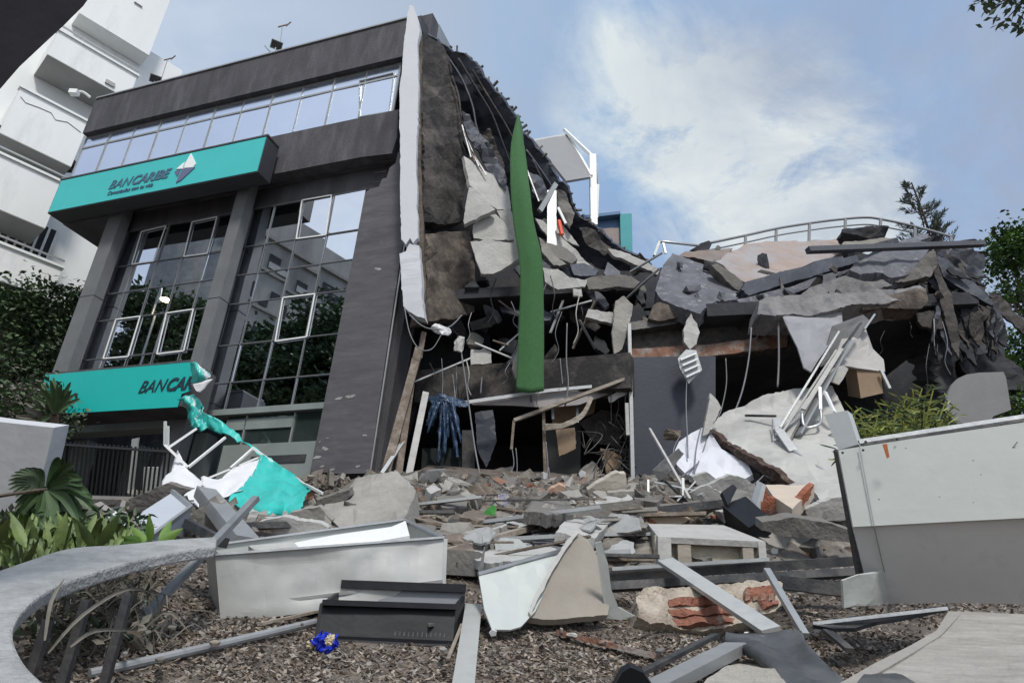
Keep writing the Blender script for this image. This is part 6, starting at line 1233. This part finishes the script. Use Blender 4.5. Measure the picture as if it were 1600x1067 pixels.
# ================================================================= vegetation
def leafquad(vs, fs, p, e, l, w):
    k = len(vs); vs += [p + e @ Vector((0, 0, 0)), p + e @ Vector((l * .5, w * .5, w * .12)), p + e @ Vector((l, 0, 0)), p + e @ Vector((l * .5, -w * .5, w * .12))]; fs += [(k, k + 1, k + 2), (k, k + 2, k + 3)]
def tree(name, label, base, blobs, n, ls, ms, seed, trunk=.25, cat='tree', group=None, clump=.55, clumps=None, up=.3):
    rg = random.Random(seed); base = Vector(base); t = thing(name, label, cat, base, group); cl = []
    for c, r in blobs:
        for _ in range(int((clumps or 60))):
            d = Vector((rg.gauss(0, 1), rg.gauss(0, 1), rg.gauss(0, 1))).normalized() * rg.uniform(.35, 1) ** .5
            cl.append(Vector(c) + Vector((d.x * r[0], d.y * r[1], d.z * r[2])))
    vs, fs, mi = [], [], []; per = n // len(cl)
    for c in cl:
        cr = clump * rg.uniform(.6, 1.3); tone = rg.random()
        for _ in range(per):
            p = c + Vector((rg.gauss(0, .5), rg.gauss(0, .5), rg.gauss(0, .32))) * cr
            e = Euler((rg.uniform(-.9, .9), rg.uniform(-.9, .9), rg.uniform(0, 6.3))).to_matrix(); s = ls * rg.uniform(.6, 1.3); leafquad(vs, fs, p, e, s, s * .55)
            k = 0 if rg.random() < .25 + .6 * tone else 1; mi += [k, k]
    me = obj('crown', vs, fs, ms, t, False, mi)
    mb = MB(); c0 = Vector(blobs[0][0]); top = Vector((c0.x, c0.y, c0.z))
    mb.tube([base, base.lerp(top, .35) + Vector((.1, 0, 0)), base.lerp(top, .7) + Vector((-.1, .1, 0)), top], lambda x: trunk * (1 - .65 * x), 8)
    mb.build('trunk', bark, t)
    for c in rg.sample(cl, min(9, len(cl))):
        s = base.lerp(top, rg.uniform(.5, .9)); MB().tube([s, s.lerp(c, .5) + Vector((0, 0, .15)), c], lambda x: trunk * .32 * (1 - .8 * x), 5).build('limb', bark, t)
    return t
def gz_(p): return Vector((p.x, p.y, T(p.x, p.y) - .2))
c = V(20, 545, 24); tree('broadleaf_tree', 'dense dark tree between the garden wall and the office block, nearest the left edge', gz_(c), [(c, (2.4, 2.2, 2.3)), (V(75, 500, 24.5), (1.5, 1.5, 1.4)), (V(60, 620, 23), (1.5, 1.4, 1.3))], 15000, .20, [leafd, leafm], 1)
c = V(-60, 500, 26); tree('broadleaf_tree', 'taller dark tree reaching in from the left edge before the white tower', gz_(c), [(c, (3.2, 2.2, 2.2))], 7000, .22, [leafd, leafm], 2)
c = V(30, 650, 16); tree('shrub', 'brownish green shrub behind the garden wall at the left edge', gz_(c), [(c, (1.1, .8, .7))], 3500, .15, [leafm, dry], 3, .06, 'shrub')
c = V(1600, 430, 26); tree('broadleaf_tree', 'mid-green tree rising beyond the right end of the collapsed wing', gz_(c), [(c, (1.5, 1.4, 1.5)), (V(1590, 385, 26), (.8, .8, .7)), (V(1640, 440, 26), (1.5, 1.2, 1.8))], 6500, .19, [leafb, leafm], 4, clumps=34)
c = V(1612, 560, 24); tree('broadleaf_tree', 'lower leafy tree at the right edge beside the charred wing', gz_(c), [(c, (1.0, 1.0, 1.2)), (V(1650, 600, 24), (1.6, 1.2, 1.6))], 5000, .18, [leafm, leafb], 5)
c = V(1595, 640, 17); tree('shrub', 'bright green shrub at the right edge above the metal casing', gz_(c), [(c, (.5, .5, .35))], 1200, .13, [leafb, leafm], 6, .05, 'shrub')
# conifer
def conifer():
    rg = random.Random(9); b = V(1462, 420, 40); top = V(1424, 285, 40); t = thing('conifer_tree', 'tall airy conifer rising behind the roof railing', 'tree', gz_(b)); ax = top - b; vs, fs = [], []
    mb = MB(); mb.tube([gz_(b), b, b.lerp(top, .5) + Vector((.2, 0, 0)), top], lambda x: .12 * (1 - .9 * x) + .02, 6); mb.build('trunk', bark, t); br = MB()
    for k in range(70):
        f = rg.uniform(.0, 1); o = b.lerp(top, f); ln = 1.5 * (1 - f) ** .8 + .35; a = rg.uniform(0, 6.28); d = Vector((math.cos(a), math.sin(a), .55)).normalized(); e = o + d * ln
        br.tube([o, o.lerp(e, .6) - Vector((0, 0, .1)), e], lambda x: .035 * (1 - .6 * x), 4)
        for j in range(34):
            p = o.lerp(e, rg.uniform(.35, 1.02)); m3 = Euler((rg.uniform(-.5, .5), -rg.uniform(.2, 1.4), a + rg.uniform(-.9, .9))).to_matrix(); leafquad(vs, fs, p, m3, rg.uniform(.22, .4), .06)
    br.build('branches', bark, t); obj('crown', vs, fs, conif, t)
conifer()
def twig(nm, lab, a, tips, ls, n, m, seed):
    rg = random.Random(seed); t = thing(nm, lab, 'branch', V(*a)); vs, fs = [], []; mb = MB()
    for tp in tips:
        p, q = V(*a), V(*tp); mid = p.lerp(q, .5) + Vector((0, 0, .05)); mb.tube([p, mid, q], lambda x: .012 * (1 - .8 * x), 5)
        for _ in range(n):
            c = p.lerp(q, rg.uniform(.25, 1.05)) + Vector((rg.gauss(0, .05), rg.gauss(0, .05), rg.gauss(0, .05))); leafquad(vs, fs, c, Euler((rg.uniform(-1, 1), rg.uniform(-1, 1), rg.uniform(0, 6.3))).to_matrix(), ls * rg.uniform(.6, 1.2), ls * .4)
    mb.build('stem', bark, t); obj('leaves', vs, fs, m, t)
twig('leafy_branch', 'leafy branch tip reaching in at the top right corner', (1680, -60, 5.5), [(1528, 5, 5.5), (1548, 20, 5.4), (1562, 42, 5.5), (1585, 18, 5.6), (1600, 45, 5.5), (1575, -5, 5.5)], .09, 55, leafd, 3)

def blade(vs, fs, pts, w, n0=None):
    """long leaf along points"""
    pts = catmull([Vector(p) for p in pts], 4); m = len(pts); k = len(vs)
    for i, p in enumerate(pts):
        t = (pts[min(i + 1, m - 1)] - pts[max(i - 1, 0)]).normalized(); s = t.cross(CAM - p).normalized(); ww = w * math.sin(math.pi * min(.97, max(.06, .12 + .85 * i / (m - 1)))) ** .7
        nn = s.cross(t) * ww * .18
        vs += [p - s * ww * .5, p - nn, p + s * ww * .5]
    for i in range(m - 1):
        for j in range(2): fs.append((k + i * 3 + j, k + i * 3 + j + 1, k + i * 3 + 4 + j, k + i * 3 + 3 + j))
def fan(parent, c, d, tips, w, m):
    vs, fs = [], []
    for u, v, dd in tips:
        p, q = V(*c), V(u, v, dd); blade(vs, fs, [p, p.lerp(q, .5) + Vector((0, 0, .03)), q - Vector((0, 0, .02))], w)
    obj('frond', vs, fs, m, parent)
fp = thing('fan_palm', 'dark fan palm with a pleated leaf in front of the garden wall', 'palm', G(70, 850, 0))
rg = random.Random(5)
tips = [(75 + 66 * math.cos(a) * rg.uniform(.85, 1.1), 768 + 70 * math.sin(a) * rg.uniform(.8, 1.05) + 8, 4.7 + rg.uniform(-.15, .15)) for a in [math.radians(x) for x in range(-75, 150, 8)]]
fan(fp, (76, 762, 4.8), 0, tips, .06, leafm)
tips = [(70 + 45 * math.cos(a), 790 + 52 * math.sin(a), 4.9 + rg.uniform(-.15, .15)) for a in [math.radians(x) for x in range(20, 200, 10)]]
fan(fp, (78, 770, 4.9), 0, tips, .06, leafd)
tips = [(48 + 34 * math.cos(a), 752 + 26 * math.sin(a), 4.8) for a in [math.radians(x) for x in range(130, 300, 16)]]
fan(fp, (66, 765, 4.85), 0, tips, .035, leafd)
MB().tube([V(-20, 778, 4.6), V(30, 770, 4.7), V(76, 764, 4.8)], .012, 6).build('leaf_stalk', bark, fp)
fp2 = thing('fan_palm', 'pale green spiky palm tuft in front of the lower teal sign', 'palm', V(75, 690, 11))
tips = [(88 + 42 * math.cos(a) * rg.uniform(.7, 1.1), 640 + 48 * math.sin(a) * rg.uniform(.7, 1.1), 11 + rg.uniform(-.3, .3)) for a in [math.radians(x) for x in list(range(-150, -20, 9)) + list(range(150, 220, 12))]]
fan(fp2, (85, 648, 11), 0, tips, .07, leafm); fan(fp2, (80, 665, 11.2), 0, [(u - 25, v + 30, d) for u, v, d in tips], .07, dry)
MB().tube([V(85, 648, 11), V(82, 700, 11.1), V(80, 760, 11.2)], .06, 7).build('trunk', bark, fp2)
# broad-leaved plants
def oval(vs, fs, p, q, w, curl=.15, up=None):
    """broad leaf from p (stalk) to q (tip)"""
    ax = q - p; L_ = ax.length; t = ax.normalized(); s = t.cross(up or (CAM - p)).normalized(); nn = s.cross(t); k = len(vs); rows = 7
    for i in range(rows):
        f = i / (rows - 1); ww = w * .5 * math.sin(math.pi * min(1, f ** .75 * .97 + .03)) + .001; c = p + t * L_ * f + nn * (curl * L_ * (f - f * f))
        for j in (-1, -.5, 0, .5, 1): vs.append(c + s * ww * j + nn * (-abs(j) * ww * .25 if j else 0))
    for i in range(rows - 1):
        for j in range(4): fs.append((k + i * 5 + j, k + i * 5 + j + 1, k + (i + 1) * 5 + j + 1, k + (i + 1) * 5 + j))
rg = random.Random(15)
for g_, (u0, u1, n_, lab) in enumerate([(-40, 45, 10, 'broad-leaved green plant at the very left edge behind the rim'), (35, 115, 11, 'broad-leaved green plant below the fan palm behind the rim'), (105, 190, 8, 'yellow-green broad-leaved plant right of the fan palm behind the rim')]):
    t = thing('broadleaf_plant', lab, 'plant', G((u0 + u1) / 2, 880)); vs, fs = [], []
    for i in range(int(n_ * 1.8)):
        u = rg.uniform(u0, u1); v = rg.uniform(842, 880); d = rg.uniform(3.9, 4.6); p = V(u, v + 12, d); q = V(u + rg.uniform(-38, 38), v - rg.uniform(15, 45), d + rg.uniform(-.15, .25)); oval(vs, fs, p, q, rg.uniform(.025, .065))
    for i in range(80):
        u = rg.uniform(u0 - 5, u1 + 5); v = rg.uniform(845, 878); d = rg.uniform(4.0, 4.7); p = V(u, v + 8, d); q = V(u + rg.uniform(-30, 30), v - rg.uniform(15, 52), d + rg.uniform(-.1, .2)); blade(vs, fs, [p, p.lerp(q, .6) + Vector((0, 0, .03)), q], rg.uniform(.012, .03))
    obj('leaves', vs, fs, [mat('leaf_yellowgreen', (.13, .185, .045), .6, .35, 6, .05, col2=(.07, .11, .035), mixsc=8, mixr=(.45, .6))], t, True)
    m_ = MB(); c = G((u0 + u1) / 2, 882)
    for k in range(4): m_.tube([c, V(rg.uniform(u0, u1), 866, 4.3)], .008, 5)
    m_.build('stems', leafm, t)
t = thing('strap_plant', 'small plant with one upright pointed leaf in front of the metal cabinet', 'plant', G(235, 850)); vs, fs = [], []
for p, q, w in [((235, 848, 4.4), (233, 802, 4.4), .045), ((222, 852, 4.3), (192, 838, 4.2), .07), ((245, 850, 4.3), (286, 825, 4.4), .06), ((228, 850, 4.4), (205, 822, 4.5), .06), ((250, 848, 4.4), (268, 812, 4.6), .05), ((215, 855, 4.3), (180, 848, 4.1), .05)]: oval(vs, fs, V(*p), V(*q), w, .1)
obj('leaves', vs, fs, leafb, t, True)
# undergrowth behind the rim
vs, fs, mi = [], [], []
for i in range(3800):
    u = rg.uniform(-60, 230); v = rg.uniform(800, 880) if rg.random() < .75 else rg.uniform(880, 1000); d = rg.uniform(4.6, 6.5) if v < 880 else 0
    p = V(u, v, d) if d else G(u, v, rg.uniform(.02, .2), 9)
    if d and v < 825 and rg.random() < .5: continue
    e = Euler((rg.uniform(-1, 1), rg.uniform(-1, 1), rg.uniform(0, 6.3))).to_matrix(); leafquad(vs, fs, p, e, rg.uniform(.05, .11), .035); k = rg.choice([0, 0, 1, 2]) if v < 880 else rg.choice([0, 2, 2, 3]); mi += [k, k]
o = obj('undergrowth', vs, fs, [leafd, leafm, dry, bark], None, False, mi); tag(o, 'low mixed undergrowth beyond and beneath the curved rim', 'undergrowth', kind='stuff')
# dried straps inside the ring
t = thing('dried_plant', 'dried grey strap-leaved plant collapsed inside the curved rim', 'plant', G(120, 1000)); vs, fs = [], []
for i in range(110):
    u = rg.uniform(60, 250); v = rg.uniform(930, 1030); p = G(u, v, .01, 5); an = rg.uniform(0, 6.28); ln = rg.uniform(.2, .55); q = p + Vector((math.cos(an) * ln, math.sin(an) * ln * .6, rg.uniform(-.02, .22)))
    blade(vs, fs, [p, p.lerp(q, .5) + Vector((0, 0, rg.uniform(.08, .2))), q], rg.uniform(.004, .014))
for pts in [[(75, 1020, 2.3), (130, 960, 2.4), (200, 920, 2.8), (250, 930, 3.1)], [(70, 1000, 2.4), (80, 940, 2.5), (100, 905, 2.6)], [(110, 1010, 2.4), (150, 985, 2.5), (210, 985, 2.8)]]: blade(vs, fs, [V(*p) for p in pts], .012)
obj('leaves', vs, fs, dry, t)
# bamboo
rg = random.Random(17)
t = thing('bamboo_shrub', 'yellow-green bamboo-leaved shrub growing behind the large metal casing', 'shrub', G(1400, 760)); vs, fs, mi = [], [], []
stems = MB()
for i in range(58):
    u = rg.uniform(1318, 1490); ht = 610 + 45 * abs((u - 1440) / 75) ** 1.3 if u > 1380 else 640 + (1380 - u) * .35
    v = max(604, ht + rg.uniform(-8, 55)); d = rg.uniform(6.0, 7.2); tip = V(u, v, d); bs_ = V(1390 + (u - 1390) * .7, 730, d)
    stems.tube([bs_, bs_.lerp(tip, .6) + Vector((rg.uniform(-.05, .05), 0, 0)), tip], .006, 5)
    for k in range(24):
        f = rg.uniform(.35, 1.02); p = bs_.lerp(tip, f) + Vector((rg.gauss(0, .05), rg.gauss(0, .05), rg.gauss(0, .03))); a = rg.uniform(0, 6.28); l = rg.uniform(.07, .14)
        q = p + Vector((math.cos(a) * l, math.sin(a) * l, rg.uniform(-.3, .75) * l)); n0 = len(fs); blade(vs, fs, [p, p.lerp(q, .5), q], .0125); kk = rg.choice([0, 0, 1]); mi += [kk] * (len(fs) - n0)
obj('leaves', vs, fs, [bamb, leafm], t, False, mi); stems.build('stems', bamb, t)

# ================================================================= the street side behind the photographer (seen in the mirror glass)
def mir(p): return A.mirror(Vector(p), CO)
CV = Pl(V(470, 440, 62), (920, -606, -1137))
oa = thing('apartment_block', 'weathered grey apartment block across the street, seen mirrored in the right glass bay', 'building', mir(V(470, 900, 62)))
def cvs(u, v): return CV.hit(u, v)[0]
z_t = CV.hit(493, 371)[1]; s_a, s_b = cvs(345, 400), cvs(575, 520)
if s_a > s_b: s_a, s_b = s_b, s_a
def mbx(mb, *a): k = len(mb.v); CV.box(mb, *a); mb.v[k:] = [mir(p) for p in mb.v[k:]]
z_0 = -(CV.o.z); s_b += 14
m_ = MB(); mbx(m_, s_a, s_b, z_0, z_t, -9, 0); m_.build('wall', mat('apartment_grey', (.33, .32, .29), .85, .2, .4, .1, col2=(.20, .19, .18), mixsc=.35, mixr=(.45, .7), streak=(1, 1, .3)), oa)
m_ = MB(); mbx(m_, s_a - .3, s_b + .3, z_t - 3.2, z_t - 2.9, 0.01, .35); m_.build('cornice', conc, oa)
rg = random.Random(2); nf_ = 8; pit = 3.0; ncol = int((s_b - s_a) / 3.1)
for r in range(nf_):
    z = z_t - 4.6 - r * pit; sill = MB(); mbx(sill, s_a, s_b, z - 1.45, z - 1.25, .01, .22); sill.build('floor_band', conc, oa)
    if z < z_0 + 3: break
    for c_ in range(ncol):
        x = s_a + 1.2 + c_ * 3.1; w_ = MB(); wd = rg.choice([.8, 1.5, 1.1]); mbx(w_, x, x + wd, z - 1.0, z + rg.choice([.1, .3]), .02, .10); wo = w_.build('window', soot, oa)
        if rg.random() < .6: f_ = MB(); mbx(f_, x, x + wd, z - 1.0, z - .45, .11, .16); f_.build('frame', rg.choice([concl, alug, paint]), wo)
# rounded tower
c = mir(V(300, 430, 58)); tw2 = thing('round_tower', 'pale round stair tower across the street, seen mirrored in the left glass bay', 'building', Vector((c.x, c.y, 0)))
prof = [(3, -.5), (3, c.z + 4), (2.6, c.z + 4.2), (2.6, c.z + 5)]
MB().lathe(Vector((c.x, c.y, 0)), prof, 24).build('tower_wall', conc, tw2, True)
MB().lathe(Vector((c.x, c.y, c.z + 5.01)), [(2.8, 0), (2.8, .3), (.1, .5)], 24).build('cap', concd, tw2)
for k, (u, v, d, r, lab) in enumerate([(190, 520, 46, 3.9, 'street tree mirrored low in the left glass bay'), (290, 545, 45, 3.6, 'street tree mirrored beside the glowing lamp'), (400, 600, 43, 3.4, 'street tree mirrored behind the second column'), (530, 545, 45, 3.2, 'street tree mirrored at the right of the right glass bay'), (445, 600, 42, 3.8, 'street tree mirrored at the foot of the right glass bay'), (560, 600, 42, 3.8, 'street tree mirrored beside the stone pier')]):
    c = mir(V(u, v, d)); tree('street_tree', lab, Vector((c.x, c.y, -.1)), [(c, (r, r, r * .9))], 7500, .40, [leafd, leafm], 40 + k, .2, clump=.9)
p = mir(V(262, 468, 40)); sl_ = thing('street_lamp', 'lit street lamp across the road, mirrored as a glow in the left glass bay', 'street lamp', Vector((p.x - 1.2, p.y, 0)))
MB().tube([Vector((p.x - 1.2, p.y, 0)), Vector((p.x - 1.2, p.y, p.z - .5)), Vector((p.x - .7, p.y, p.z + .05)), p + Vector((0, 0, .08))], .06, 8).build('pole', alug, sl_)
MB().lathe(p - Vector((0, 0, .08)), [(.02, 0), (.20, .03), (.24, .10), (.05, .16)], 14).build('lamp_head', lampm, sl_)

# every single object that can be picked out is a thing, whatever its name
for o in bpy.data.objects:
    if o.parent is None and o.type in ('MESH', 'EMPTY') and 'category' in o and 'kind' not in o: o['kind'] = 'thing'
